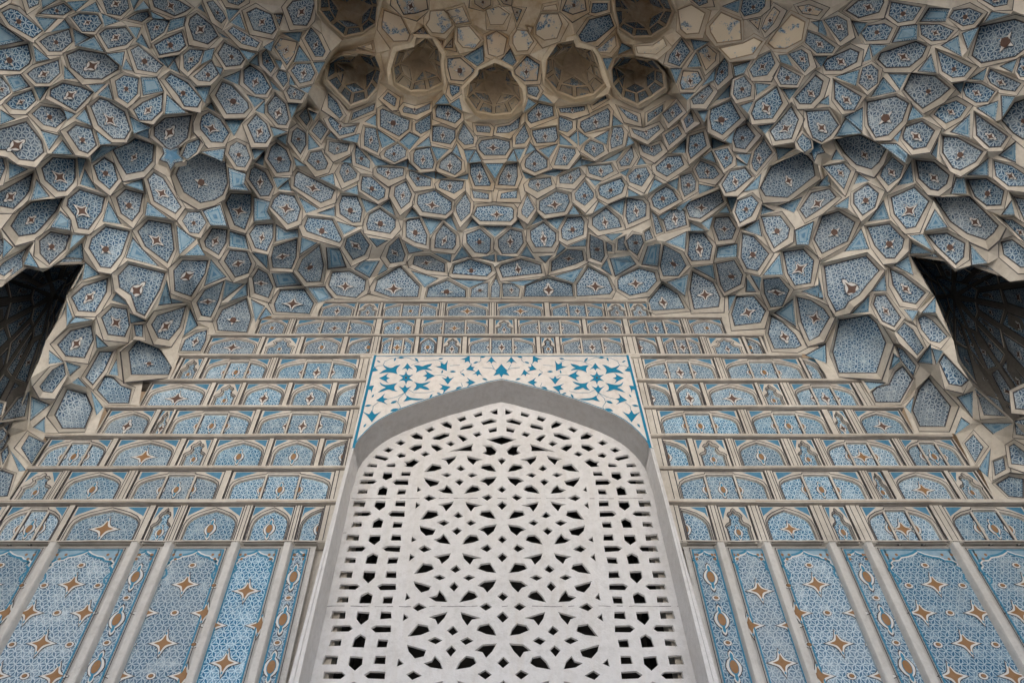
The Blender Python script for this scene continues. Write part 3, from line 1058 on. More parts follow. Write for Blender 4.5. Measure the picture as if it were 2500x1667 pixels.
def pattern(name, pale, light, dark, L=.06, worn=0.0, bare=(.58, .49, .37), pw=.15, soft=1.0):
    """triangular net of leaf-shaped brush strokes round six-rayed stars"""
    m, t, b = nodes(name)
    uv = N(t, 'ShaderNodeTexCoord').outputs['UV']; p = objpos(t)
    wob = N(t, 'ShaderNodeTexNoise'); wob.inputs['Scale'].default_value = 22; t.links.new(p, wob.inputs['Vector'])
    w1 = N(t, 'ShaderNodeVectorMath', operation='SUBTRACT'); t.links.new(wob.outputs[1], w1.inputs[0]); w1.inputs[1].default_value = (.5, .5, .5)
    w2 = N(t, 'ShaderNodeVectorMath', operation='SCALE'); t.links.new(w1.outputs[0], w2.inputs[0]); w2.inputs[3].default_value = .016
    w3 = N(t, 'ShaderNodeVectorMath', operation='ADD'); t.links.new(uv, w3.inputs[0]); t.links.new(w2.outputs[0], w3.inputs[1])
    sep = N(t, 'ShaderNodeSeparateXYZ'); t.links.new(w3.outputs[0], sep.inputs[0])
    x, y = sep.outputs[0], sep.outputs[1]
    h = L*math.sqrt(3)/2
    leafs = halo = tri = None
    for k in range(3):
        a = k*math.pi/3; c, s = math.cos(a), math.sin(a)
        u = math_(t, 'ADD', math_(t, 'MULTIPLY', x, c/L), math_(t, 'MULTIPLY', y, s/L))
        q = math_(t, 'ADD', math_(t, 'MULTIPLY', x, -s/h), math_(t, 'MULTIPLY', y, c/h))
        n = math_(t, 'ROUND', q)
        d = math_(t, 'ABSOLUTE', math_(t, 'SUBTRACT', q, n))            # 0 on the net line, .5 midway
        fr = math_(t, 'FRACT', math_(t, 'SUBTRACT', u, math_(t, 'MULTIPLY', n, .5)))
        sn = math_(t, 'SINE', math_(t, 'MULTIPLY', fr, math.pi))
        lf = math_(t, 'SUBTRACT', math_(t, 'MULTIPLY', math_(t, 'SUBTRACT', sn, .28), pw*1.35), d)
        hl = math_(t, 'SUBTRACT', math_(t, 'MULTIPLY', math_(t, 'ADD', sn, -.05), pw*1.2+.075), d)
        lf = ramp(t, lf, -.03*soft, .03*soft); hl = ramp(t, hl, -.04, .04)
        leafs = lf if leafs is None else math_(t, 'MAXIMUM', leafs, lf)
        halo = hl if halo is None else math_(t, 'MAXIMUM', halo, hl)
        tri = d if tri is None else math_(t, 'MINIMUM', tri, d)
    col = mix(t, halo, light, pale)
    col = mix(t, math_(t, 'MULTIPLY', ramp(t, tri, .2, .24), .75), col, tuple((a+b_)/2 for a, b_ in zip(light, dark)))
    n2 = noise(t, 9, 4, .7, p)
    col = mix(t, math_(t, 'MULTIPLY', leafs, ramp(t, n2, .2, .5)), col, dark)
    oi = N(t, 'ShaderNodeObjectInfo').outputs['Random']
    hsv = N(t, 'ShaderNodeHueSaturation'); t.links.new(col, hsv.inputs['Color'])
    t.links.new(math_(t, 'ADD', math_(t, 'MULTIPLY', oi, .35), .78), hsv.inputs['Value'])
    t.links.new(math_(t, 'ADD', math_(t, 'MULTIPLY', math_(t, 'FRACT', math_(t, 'MULTIPLY', oi, 7.3)), .4), .75), hsv.inputs['Saturation'])
    col = hsv.outputs[0]
    # faded and chipped paint
    f1 = ramp(t, noise(t, 3.1, 6, .7, p), .5, .72)
    col = mix(t, math_(t, 'MULTIPLY', f1, .4), col, (.36, .40, .42))
    if worn > 0:
        f2 = ramp(t, noise(t, 7, 6, .75, p), .56-worn*.35, .60-worn*.35)
        col = mix(t, f2, col, bare)
    else:
        f2 = ramp(t, noise(t, 14, 6, .8, p), .68, .72)
        col = mix(t, math_(t, 'MULTIPLY', f2, .7), col, bare)
    t.links.new(col, b.inputs['Base Color']); b.inputs['Roughness'].default_value = .62
    bump(t, b, noise(t, 30, 4, .7, p), .2, .008)
    return m
M_PAINT = pattern('vault_tile_paint', (.49, .575, .615), (.135, .285, .405), (.009, .07, .155), pw=.17)
M_PAINT2 = pattern('wall_tile_paint', (.53, .64, .70), (.155, .34, .47), (.016, .12, .235), L=.057, pw=.17)
M_WORN = pattern('worn_tile_paint', (.50, .60, .66), (.20, .37, .50), (.022, .10, .21), worn=.32)
M_PEEL = pattern('peeled_tile_paint', (.52, .58, .62), (.25, .38, .48), (.05, .14, .25), worn=.42, bare=(.76, .67, .52))
M_TRI = pattern('corner_tile_paint', (.42, .52, .56), (.15, .31, .42), (.02, .10, .19), L=.04)
# ---------------------------------------------------------------- painted motifs (flat print in paint, one layer over the other)
STAR_R = [1.0, .66, .50, .44, .42, .44, .50, .66]
STAR_A = [0, 11, 22, 34, 45, 56, 68, 79]
def star_pts(r, k=1.0):
    return [(STAR_R[i]*r*k*math.cos(R(a+90*q)), STAR_R[i]*r*k*math.sin(R(a+90*q))) for q in range(4) for i, a in enumerate(STAR_A)]
CAR = [(0,1),(.13,.86),(.17,.70),(.12,.56),(.30,.40),(.42,.18),(.46,0),(.42,-.18),(.30,-.40),(.12,-.56),(.17,-.70),(.13,-.86),(0,-1)]
CAR = CAR+[(-x, y) for x, y in CAR[-2:0:-1]]
def car_pts(r): return [(x*r, y*r) for x, y in CAR]
def motif(mb, O, u, v, n, kind, r, core):
    """n points to the viewer"""
    def put(pts, lift, mat):
        mb.face([O+u*a+v*b+n*lift for a, b in pts], mat)
    if kind == 'star':
        put(star_pts(r, 1.13), .004, M_LINE); put(star_pts(r), .007, M_PALE); put(star_pts(r*.66), .010, core)
        for s in (1, -1):
            put([(0, s*r*.86), (.07*r, s*r*.72), (0, s*r*.56), (-.07*r, s*r*.72)], .012, M_TEAL)
    elif kind == 'cart':
        put(car_pts(r*1.08), .004, M_LINE); put([(x*.97, y) for x, y in car_pts(r*.98)], .007, M_PALE)
        if core is not M_BROWN: put([(x*.6, y*.86) for x, y in car_pts(r)], .010, M_TEAL)
        kx, ky = (.32, .55) if core is M_BROWN else (.24, .4)
        put([(x*.46, y*.74) for x, y in star_pts(r)], .012, core) if core is M_BROWN else put([(kx*r*math.cos(a), ky*r*math.sin(a)) for a in [i*math.pi/5 for i in range(10)]], .012, core)
    elif kind == 'flower':
        put([(x*1.0, y*1.0) for x, y in star_pts(r*.74, 1.1)], .004, M_LINE); put(star_pts(r*.74), .007, M_PALE)
        put([(.36*r*math.cos(a)*(1-.12*(i % 2)), .42*r*math.sin(a)*(1-.12*(i % 2))) for i, a in enumerate([i*math.pi/5 for i in range(10)])], .010, core)
        put([(0, r*.62), (.06*r, r*.52), (0, r*.42), (-.06*r, r*.52)], .012, M_TEAL)
    elif kind == 'dot':
        for k, l, m_ in ((1.12, .004, M_LINE), (1, .007, M_PALE), (.62, .010, M_LINE), (.52, .012, core)):
            put([(r*k*1.15*math.cos(a), r*k*.85*math.sin(a)) for a in [i*math.pi/6 for i in range(12)]], l, m_)
# ---------------------------------------------------------------- muqarnas vault
vault = thing('muqarnas_vault', 'honeycomb muqarnas half dome of blue painted cells and cream ribs filling the top', 'vault')
def frame_of(pts, view):
    C = sum(pts, V())/len(pts); n = V()
    for i in range(len(pts)):
        a, b = pts[i]-C, pts[(i+1) % len(pts)]-C; n += a.cross(b)
    n.normalize()
    if n.dot(view) > 0: n = -n                     # towards the viewer
    up = V((0, 0, 1))-n*n.z
    if up.length < .15: up = V((0, 1, 0))-n*n.y
    up.normalize(); u = up.cross(n)
    return C, u, up, n
def local(pts, C, u, v, n): return [((p-C).dot(u), (p-C).dot(v), (p-C).dot(n)) for p in pts]
def back(l2, h, C, u, v, n): return [C+u*a+v*b+n*c for (a, b), c in zip(l2, h)]
polys = []                                         # (kind, pixel outline)
for (ox, oy, sc), txt in TRACE.items():
    for line in txt.strip().splitlines():
        k, *pp = line.split()
        polys.append((k, [(round(ox+float(a)*sc, 2), round(oy+float(b)*sc, 2)) for a, b in (q.split(',') for q in pp)]))
def rec_dir(C):
    return (V((0, 0, .85))+outward(C)*.5).normalized()
def cell(px, kind, rimpx):
    """px: outline of the painted back; rimpx: outline of the opening between the ribs"""
    rim = [P3(*q) for q in rimpx]; pts = [P3(*q) for q in px]
    C, u, v, n = frame_of(pts, sum(pts, V()))
    L3 = local(pts, C, u, v, n); l2 = [(a, b) for a, b, c in L3]
    size = math.sqrt(abs(area2(l2)))
    deep = {'D': .30, 'E': .20, 'n': .12, 'p': .15, 'w': .16}.get(kind, .17)
    depth = max(.03, deep*size)
    ext = max(b for a, b in l2)-min(b for a, b in l2)
    Q = [p*(1+depth*(1+.55*b/max(ext, .01))/p.length) for p, (a, b) in zip(pts, l2)]
    if kind in 'DE': Q = [q+rec_dir(C)*depth*.6 for q in Q]
    mb = MB(); lw = .015 if size > .2 else .010
    lm = M_LINE if kind not in 'p' else M_STAIN
    mid = [r_*.35+q*.65 for r_, q in zip(rim, Q)]
    fm_ = [m-n*.0+(C-m).normalized()*0 for m in mid]
    e1 = [r_*.74+m*.26 for r_, m in zip(rim, fm_)]
    s = V((px[0][0], px[0][1])); cx = sum(x for x, y in px)/len(px); cy = sum(y for x, y in px)/len(px)
    s = V((cx-CX, cy+599)).normalized(); nn_ = len(rim)
    for i in range(nn_):
        j = (i+1) % nn_; mp = V(((px[i][0]+px[j][0])/2-cx, (px[i][1]+px[j][1])/2-cy))
        lit = mp.length > 0 and mp.normalized().dot(s) < .35
        mb.face([rim[i], rim[j], e1[j], e1[i]], lm)
    mb.ring(e1, fm_, M_RIB); mb.ring(fm_, Q, M_RIB)
    name = {'D': 'deep_cell', 'E': 'deep_cell', 'p': 'bare_cell'}.get(kind, 'muqarnas_cell')
    o = mb.build(name, vault)
    # painted back of the cell
    C2, u2, v2, n2 = frame_of(Q, sum(Q, V()))
    L3 = local(Q, C2, u2, v2, n2); q2 = [(a, b) for a, b, c in L3]; qh = [c for a, b, c in L3]
    pm = MB(); paint = {'p': M_PEEL, 'w': M_WORN}.get(kind, M_PAINT)
    R1 = back(inset(q2, lw*.8), qh, C2, u2, v2, n2)
    uvf = lambda p: ((p-C2).dot(u2), (p-C2).dot(v2))
    conc = .22*size if kind in 'DE' else .10*size
    Kc = sum(R1, V())/len(R1)
    lev = [R1]+[[Kc+(p-Kc)*s-n2*conc*(1-s*s) for p in R1] for s in (.8, .55, .3)]
    pm.ring(Q, R1, lm)
    for A_, B_ in zip(lev, lev[1:]): pm.ring(A_, B_, paint, uvf)
    I = lev[-1]; K = sum(I, V())/len(I)
    for i in range(len(I)):
        q = [I[i], I[(i+1) % len(I)], K]; pm.face(q, paint, [uvf(p) for p in q])
    if kind in 'csDw':
        r = (.30 if kind != 'D' else .2)*size*rng.uniform(.85, 1.12)
        off = v2*(-.06*size)
        nn = n2*(.014+conc*.12)
        motif(pm, K+off+nn, u2, v2, n2, 'star' if kind == 's' or (kind == 'D' and size > .45) else ('flower' if rng.random() < .35 else 'cart'), r if kind == 's' else r*1.05, M_BROWN)
    pm.build('painted_panel', o, smooth=paint)
def triangle(px, kind):
    pts = [P3(*q) for q in px]
    C, u, v, n = frame_of(pts, sum(pts, V()))
    L3 = local(pts, C, u, v, n); l2 = [(a, b) for a, b, c in L3]; hh = [c for a, b, c in L3]
    per = sum(((V(l2[i])-V(l2[i-1])).length) for i in range(len(l2))); inr = 2*abs(area2(l2))/per
    mb = MB()
    g = lambda w, dz: [p-n*dz for p in back(inset(l2, w*inr), hh, C, u, v, n)]
    A, B, D_, E_ = pts, g(.10, .010), g(.36, .010), g(.46, .010)
    mb.ring(A, B, M_LINE); uv = lambda p: ((p-C).dot(u), (p-C).dot(v))
    mb.ring(B, D_, M_TRI, uv); mb.ring(D_, E_, M_CORNER)
    mb.face(E_, M_LIGHT)
    if rng.random() < .6:
        K = sum(E_, V())/len(E_)
        mb.face([K+(p-K)*.42+n*.004 for p in E_], M_MID)
    mb.build('painted_triangle' if len(px) == 3 else 'painted_kite', vault)
def shrink(px, f):
    c = (sum(x for x, y in px)/len(px), sum(y for x, y in px)/len(px))
    return [(round(c[0]+(x-c[0])*f, 2), round(c[1]+(y-c[1])*f, 2)) for x, y in px]
def resample(px, n):
    L = [math.dist(px[i], px[(i+1) % len(px)]) for i in range(len(px))]; T = sum(L); out = []
    for k in range(n):
        s = T*k/n; i = 0
        while s > L[i]: s -= L[i]; i += 1
        a, b = px[i], px[(i+1) % len(px)]; f = s/L[i]
        out.append((a[0]+(b[0]-a[0])*f, a[1]+(b[1]-a[1])*f))
    return out
def alcove(px, kind):
    """scalloped hollow with a little star vault inside"""
    pts = [P3(*q) for q in px]
    C, u, v, n = frame_of(pts, sum(pts, V()))
    size = math.sqrt(abs(area2([(a, b) for a, b, c in local(pts, C, u, v, n)])))
    dark = kind == 'N'
    d = (V((0, 0, .55))+C.normalized()).normalized() if not dark else (C.normalized()+V((0, 0, .25))).normalized()
    depth = size*(1.45 if not dark else 2.2)
    if dark:
        root = thing('corner_niche', 'dark star vaulted niche behind the hanging ribs at the ' + ('left' if C.x < 0 else 'right') + ' edge', 'niche', 'dark niches at both edges of the vault')
    nseg = 10 if not dark else 16
    rp = resample(px, nseg); rim = [P3(round(x, 2), round(y, 2)) for x, y in rp]
    base = [P3(*q) for q in px]
    body = MB(); wallm = M_BARE if kind == 'B' else M_RIB
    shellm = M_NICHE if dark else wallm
    prof = [(1.0, .05), (1.0, .36), (.84, .70), (.42, .94), (.0, 1.0)] if not dark else [(.99, .02), (1.22, .09), (1.34, .30), (1.22, .55), (.86, .78), (.44, .93), (0, 1)]
    rings = []
    for i, (s, t_) in enumerate(prof[:-1]):
        rr = []
        for j, p in enumerate(rim):
            s2 = s*(1.0 if (i < 2 or j % 2 == i % 2) else .90)
            rr.append(C+(p-C)*s2+d*depth*t_)
        rings.append(rr)
    apex = C+d*depth
    # close the rim to the traced outline
    n0, n1 = len(base), nseg
    i = j = 0
    tb = [sum(math.dist(px[k], px[(k+1) % n0]) for k in range(m)) for m in range(n0+1)]; TT = tb[-1]
    while i < n0 or j < n1:
        if j >= n1 or (i < n0 and tb[i+1] <= TT*(j+1)/n1):
            body.face([base[i % n0], base[(i+1) % n0], rings[0][j % n1]], shellm); i += 1
        else:
            body.face([base[i % n0], rings[0][(j+1) % n1], rings[0][j % n1]], shellm); j += 1
    for a, b in zip(rings, rings[1:]): body.ring(a, b, shellm)
    for j in range(nseg): body.face([rings[-1][j], rings[-1][(j+1) % nseg], apex], shellm)
    if not dark:
        o1 = inset(px, -1.0); ra = []; rb2 = []; rc2 = []
        for (x, y), (x1, y1), p in zip(px, o1, base):
            up_k = max(0, min(1, .5-(y1-y)/max(1e-6, math.hypot(x1-x, y1-y))))
            e = min(8.0, .5*room(-1, (x, y), px))*up_k; q = (x+(x1-x)*e, y+(y1-y)*e); L = p.length
            a = ray(*q).normalized()*(L-.01); ra.append(a); rb2.append(ray(x+(q[0]-x)*.7, y+(q[1]-y)*.7).normalized()*(L-.07)); rc2.append(p*(1-.075/L))
        body.ring(ra, rb2, wallm); body.ring(rb2, rc2, wallm); body.ring(rc2, base, M_STAIN if kind == 'B' else wallm)
    par = body.build('alcove', vault) if not dark else body.build('niche_vault', root)
    paint = M_PEEL if kind == 'B' else M_PAINT
    if not dark:                                   # raised ribs of the little star vault
        rb_ = MB()
        def strip3(a, b, wd, lift):
            e = (b-a).normalized(); vw = -((a+b)/2).normalized(); sd_ = e.cross(vw).normalized()*wd
            q = [a-sd_, b-sd_, b+sd_, a+sd_]; up_ = vw*lift
            rb_.face([p+up_ for p in q], wallm)
            for i in range(4): rb_.face([q[i], q[(i+1) % 4], q[(i+1) % 4]+up_, q[i]+up_], wallm)
        wd = (.024 if not dark else .034)*size; lf_ = .06*size
        for j in range(nseg):
            strip3(rings[1][j], rings[2][j], wd, lf_); strip3(rings[1][j], rings[1][(j+1) % nseg], wd*.8, lf_)
            if j % 2: strip3(rings[2][j], rings[3][j], wd, lf_)
            else:
                strip3(rings[2][j], rings[3][(j+1) % nseg], wd, lf_); strip3(rings[2][j], rings[3][j-1], wd, lf_)
            if j % 2: strip3(rings[3][j], apex, wd*.8, lf_)
        rb_.build('star_ribs', par)
    def tile(quad, worn_only):
        Cq = sum(quad, V())/len(quad)
        Cq, uu, vv, nn = frame_of(quad, Cq)
        l = local(quad, Cq, uu, vv, nn); l2 = [(a, b) for a, b, c in l]; hh = [c for a, b, c in l]
        sz = math.sqrt(abs(area2(l2)))
        if sz < .03: return
        t = MB(); F = lambda w, dz: [p+nn*dz for p in back(inset(l2, w*sz), hh, Cq, uu, vv, nn)]
        A, B, C_ = F(.10, .012), F(.13, .012), F(.10, -.002)
        t.ring(C_, A, wallm); t.ring(A, B, M_LINE)
        uvf = lambda p: ((p-Cq).dot(uu), (p-Cq).dot(vv))
        t.face(B, rng.choice((M_PEEL, M_WORN, M_WORN)) if kind == 'B' else paint, [uvf(p) for p in B])
        if sz > .16 and kind != 'B': motif(t, Cq+nn*.013, uu, vv, nn, 'cart', .2*sz, M_BROWN)
        t.build('niche_panel', par)
    if dark:
        for i in range(len(rings)-1):
            for j in range(nseg):
                k, l_ = (j+1) % nseg, (j+2) % nseg
                a, c = rings[i], rings[i+1]; m_ = lambda p, q: (p+q)/2
                tile([a[j], m_(a[j], a[k]), a[k], m_(a[k], c[k]), c[k], c[j], m_(a[j], c[j])], False)
        for j in range(0, nseg, 2): tile([rings[-1][j], rings[-1][(j+1) % nseg], rings[-1][(j+2) % nseg], apex*.8+rings[-1][(j+1) % nseg]*.2], False)
        return
    for j in range(nseg):
        k = (j+1) % nseg
        tile([rings[1][j], rings[1][k], rings[2][k], rings[2][j]], False)
    for j in range(0, nseg, 2):
        k, l_ = (j+1) % nseg, (j+2) % nseg
        tile([rings[2][j], rings[2][k], rings[2][l_], rings[3][k]], False)
        if dark: tile([rings[3][j], rings[2][j], rings[3][k], apex*.6+rings[3][j]*.4], False)
def pendant(px):
    pts = [P3(*q) for q in px]
    C, u, v, n = frame_of(pts, sum(pts, V()))
    f = [p+n*.10 for p in pts]; mb = MB()
    mb.ring(pts, f, M_RIB)
    c2 = C+n*.10
    g = [c2+(p-c2)*.84 for p in f]; k = [c2+(p-c2)*.6+n*.02 for p in f]
    mb.ring(f, g, M_LINE); mb.ring(g, k, M_TRI, lambda p: ((p-C).dot(u), (p-C).dot(v)))
    for i in range(len(k)): mb.face([k[i], k[(i+1) % len(k)], c2+n*.03], M_MID)
    mb.build('pendant_star', vault)
# ribs of the vault: everything between the traced openings
pl_v = []; pl_e = []; pl_f = []; holes = []
def add_loop(px, hole):
    i = len(pl_v); pl_v.extend([V((x, -y)) for x, y in px]); n = len(px)
    ids = list(range(i, i+n)); pl_f.append(ids if area2([(x, -y) for x, y in px]) > 0 else ids[::-1])
    holes.append(hole)
out_poly = [(-600, -500), (3100, -500)]+[(x, y) for x, y, k in reversed(EDGE)]
add_loop(out_poly, False)
final = []
_bb = [(min(x for x, y in p), max(x for x, y in p), min(y for x, y in p), max(y for x, y in p)) for k, p in polys]
def seg_d(p, a, b):
    ax, ay = a; bx, by = b; dx, dy = bx-ax, by-ay; L = dx*dx+dy*dy
    f = max(0, min(1, ((p[0]-ax)*dx+(p[1]-ay)*dy)/L)) if L else 0
    return math.hypot(p[0]-ax-dx*f, p[1]-ay-dy*f)
_es = [((a[0], a[1]), (b[0], b[1])) for a, b in zip(EDGE, EDGE[1:])]
def room(i, p, skip=None):                                        # free space round a corner of outline i
    d = 40.0
    for j, (k, q) in enumerate(polys):
        if j == i or q is skip or q == skip: continue
        B = _bb[j]
        if p[0] < B[0]-d or p[0] > B[1]+d or p[1] < B[2]-d or p[1] > B[3]+d: continue
        for m in range(len(q)): d = min(d, seg_d(p, q[m-1], q[m]))
    for a, b_ in _es: d = min(d, seg_d(p, a, b_))
    return d
for i, (k, px) in enumerate(polys):
    if k in 'PNABt':
        if k == 't': px = [(round(x, 2), round(y, 2)) for x, y in inset(px, -1.6)]
        set_tier(px); final.append((k, px, px)); add_loop(px, True); continue
    cx, cy = sum(x for x, y in px)/len(px), sum(y for x, y in px)/len(px)
    s = V((cx-CX, cy+599)).normalized()                # away from the zenith: the side whose bevel shows
    out1 = inset(px, -1.0); rim = []
    for (x, y), (x1, y1) in zip(px, out1):
        o_ = V((x1-x, y1-y)); dd = room(i, (x, y))
        e = min(7.0, .31*dd)*(1+.35*max(-1, min(1, o_.normalized().dot(s))))/1.1
        rim.append((round(x+o_.x*e, 2), round(y+o_.y*e, 2)))
    set_tier(rim, px); set_tier(px); final.append((k, px, rim)); add_loop(rim, True)
for gx in range(-520, 3100, 120):
    for gy in range(-440, 1200, 120):
        if gx < -480 or gx > 2960 or gy < -350: pl_v.append(V((gx+.37, -gy)))
margin = []; mr = random.Random(11)
for r_ in range(-4, 18):
    for c_ in range(-6, 42):
        gx, gy = c_*104+(r_ % 2)*52-180+mr.uniform(-9, 9), r_*78-60+mr.uniform(-9, 9)
        if not (-470 < gx < 2960 and -340 < gy < 1150): continue
        if -150 < gx < 2650 and gy > -130: continue
        h6 = [(round(gx+mr.uniform(40, 47)*math.cos(R(a+30)), 2), round(gy+mr.uniform(36, 42)*math.sin(R(a+30)), 2)) for a in range(0, 360, 60)]
        hb = (min(x for x, y in h6), max(x for x, y in h6), min(y for x, y in h6), max(y for x, y in h6))
        if any(hb[0] < B[1]+8 and hb[1] > B[0]-8 and hb[2] < B[3]+8 and hb[3] > B[2]-8 for B in _bb): continue
        set_tier(h6); q6 = shrink(h6, .9); set_tier(q6); margin.append((h6, q6)); add_loop(h6, True)
pl_v = [p for p in pl_v]
cv, ce, cf, _, _, of = delaunay_2d_cdt(pl_v, pl_e, pl_f, 1, .05)
rib = MB()
P = [P3(round(v_.x, 2), round(-v_.y, 2)) for v_ in cv]
for f, src in zip(cf, of):
    if 0 in src and not any(holes[s] for s in src):
        rib.face([P[i] for i in f], M_RIB)
rib.build('rib_network', vault)
fld_ = MB()
for h6, q6 in margin:
    a = [P3(*q) for q in h6]; c = [P3(*q)*1.012 for q in q6]; C, u, v, n = frame_of(c, sum(c, V()))
    d_ = [C+(p-C)*.93 for p in c]; fld_.ring(a, c, M_RIB); fld_.ring(c, d_, M_LINE)
    fld_.face(d_, M_PAINT, [((p-C).dot(u), (p-C).dot(v)) for p in d_])
o = fld_.build('cells_beyond', vault); o['kind'] = 'stuff'
for k, px, rim in final:
    if k == 't': triangle(px, k)
    elif k == 'P': pendant(px)
    elif k in 'ABN': alcove(px, k)
    else: cell(px, k, rim)
# ---------------------------------------------------------------- back wall: corbelled tiers of arched panels
wall_l = thing('tiled_wall', 'blue tiled wall with stepped rows of arched panels left of the white lattice window', 'wall', 'tiled walls flanking the window')
wall_r = thing('tiled_wall', 'blue tiled wall with stepped rows of arched panels right of the white lattice window', 'wall', 'tiled walls flanking the window')
frieze = thing('panel_frieze', 'three narrow rows of small arched blue panels directly above the white floral spandrel', 'frieze')
XA = .045; YF = 4.72                                     # window axis, face of the window surround
def zat(y, Y): return on_plane(CX, y, Y).z
FR = [on_plane(909, 868, YF), on_plane(855, 1093, YF), on_plane(703, 1667, YF)]
def frame_x(z):                                          # outer edge of the surround, left, at height z
    a, b, c = FR
    if z > b.z: f = (z-b.z)/(a.z-b.z); return b.x+(a.x-b.x)*min(f, 1)
    f = (b.z-z)/(b.z-c.z); return b.x+(c.x-b.x)*f
def arch_pts(kind, w, h):
    if kind == 'l':
        q = [(-.40,-.1),(-.40,.36),(-.44,.42),(-.36,.50),(-.24,.55),(-.21,.64),(-.27,.72),(-.2,.82),(-.10,.85),(-.07,.91),(0,.95)]
    elif kind == 't':
        q = [(-.485,-.1),(-.485,.50),(-.465,.63),(-.41,.74),(-.31,.84),(-.17,.92),(-.16,.965),(0,.965)]
    else:
        q = [(-.475,-.1),(-.475,.46),(-.455,.60),(-.39,.72),(-.28,.82),(-.14,.90),(0,.97)]
    q = q+[(-a, b) for a, b in q[-2::-1]]
    return [(a*w, b*h) for a, b in q][::-1]
def panel(x0, x1, k, kind, par):
    Y = yt(k); yb, ys, ytop = TIER[k]
    X0, X1 = on_plane(x0, yb, Y).x, on_plane(x1, yb, Y).x
    z0 = zat(yb, Y); z1 = zat(ys, yt(k+1)); w, h = X1-X0, z1-z0; xc = (X0+X1)/2
    rc = .045 if k <= 6 else .02; rb = .6*rc
    core = M_OCHRE if k <= 3 else (M_OCHRE if rng.random() < .35 else M_BROWN)
    kk = 'a' if kind in 'ahS' else kind
    A2 = arch_pts(kk, w, h); th = .0075
    if kind == 'h':                                    # half an arch, cut by the window surround
        left = xc < 0
        A2 = [(-.45,-.1),(.48,-.1),(.48,.95),(.22,.90),(-.08,.81),(-.30,.68),(-.42,.54),(-.45,.42)]
        A2 = [(a*w if left else -a*w, b*h) for a, b in A2]
    at = lambda q, y: V((xc+q[0], Y+y, z0+q[1]))
    mb = MB()
    rect = [(-w/2, -.02), (w/2, -.02), (w/2, h), (-w/2, h)]
    rin = [(-w/2+th, -.02), (w/2-th, -.02), (w/2-th, h-.003), (-w/2+th, h-.003)]
    mb.ring([at(q, 0) for q in rect], [at(q, .012) for q in rect], M_ROW)
    mb.ring([at(q, .012) for q in rect], [at(q, .012) for q in rin], M_LINE)
    # plate with the arch cut out and two painted corner fields
    Acl = [(max(-w/2+th+.001, min(w/2-th-.001, a)), max(b, -.019)) for a, b in A2]
    vs = [V(q) for q in rin]; fs = [[0, 1, 2, 3]]
    def addp(pp):
        i = len(vs); vs.extend(V(q) for q in pp); ids = list(range(i, i+len(pp)))
        fs.append(ids if area2(pp) > 0 else ids[::-1])
    addp(Acl)
    zt_ = h*.965
    if kk != 'l':
        fx = .26 if kk == 't' else .20
        if kind != 'h':
            for s in (1, -1): addp([(s*w*.465, zt_), (s*w*fx, zt_), (s*w*.44, h*.74), (s*w*.465, h*.70)])
        else:
            s = -1 if left else 1; addp([(s*w*.44, zt_), (-s*w*.1, zt_), (s*w*.36, h*.80), (s*w*.44, h*.66)])
    else:
        for s in (1, -1): addp([(s*w*.42, zt_), (s*w*.20, zt_), (s*w*.34, h*.75), (s*w*.42, h*.6)])
    cv2, _, cf2, _, _, of2 = delaunay_2d_cdt(vs, [], fs, 1, 1e-4)
    for f, src in zip(cf2, of2):
        if 1 in src or 0 not in src: continue
        mb.face([at(cv2[i], .012) for i in f], M_CORNER if len(src) > 1 else M_ROW)
    b1 = inset(Acl, th*1.1); bw = min(.018, .05*w); b2 = inset(Acl, bw); b3 = inset(Acl, bw+th)
    mb.ring([at(q, .012) for q in Acl], [at(q, .012) for q in b1], M_LINE)
    mb.ring([at(q, .012) for q in b1], [at(q, rb) for q in b2], M_ROW)
    mb.ring([at(q, rb) for q in b2], [at(q, rb) for q in b3], M_LINE)
    mb.ring([at(q, rb) for q in b3], [at(q, rc) for q in b3], M_ROW)
    o = mb.build('arched_panel' if kk != 'l' else 'lobed_panel', par)
    pm = MB()
    pts = [at(q, rc) for q in b3]; c = sum(pts, V())/len(pts)
    u, v, n = V((1, 0, 0)), V((0, 0, 1)), V((0, -1, 0))
    uvf = lambda p: (p.x-xc, p.z-z0-.4*h)
    vs = [V(q) for q in b3]; ids = list(range(len(b3)))
    cv2, _, cf2, _, _, _ = delaunay_2d_cdt(vs, [], [ids if area2(b3) > 0 else ids[::-1]], 1, 1e-5)
    for f in cf2:
        q = [at(cv2[i], rc) for i in f]; pm.face(q, M_PAINT2 if k < 7 else M_PAINT, [uvf(p) for p in q])
    O = V((xc, Y+rc, z0+.40*h)); r = .30*h
    if kind == 'S': motif(pm, O, u, v, n, 'star', min(.36*h, .2*w), core)
    elif kind == 'a': motif(pm, O, u, v, n, 'cart', r, core)
    elif kind == 'h': motif(pm, O+u*(w*.42 if left else -w*.42), u, v, n, 'cart', r, core)
    elif kind == 'l': motif(pm, O-v*.1*h, u, v, n, 'cart', .22*h, core)
    else:
        motif(pm, O, u, v, n, rng.choice(('cart', 'cart', 'star')), r*.95, core)
        for s in (1, -1): motif(pm, O+u*s*w*.18, u, v, n, 'cart', r*.85, core)
        for s in (1, -1):
            x = xc+s*w*.165
            for a, b, y_, m_ in ((-.014, .014, .038, M_LINE), (-.008, .008, .033, M_ROW)):
                pm.box(x+a, x+b, Y+rc+y_-.052, Y+rc+.0005, z0-.015, z0+h*.905, m_)
    pm.build('painted_panel', o)
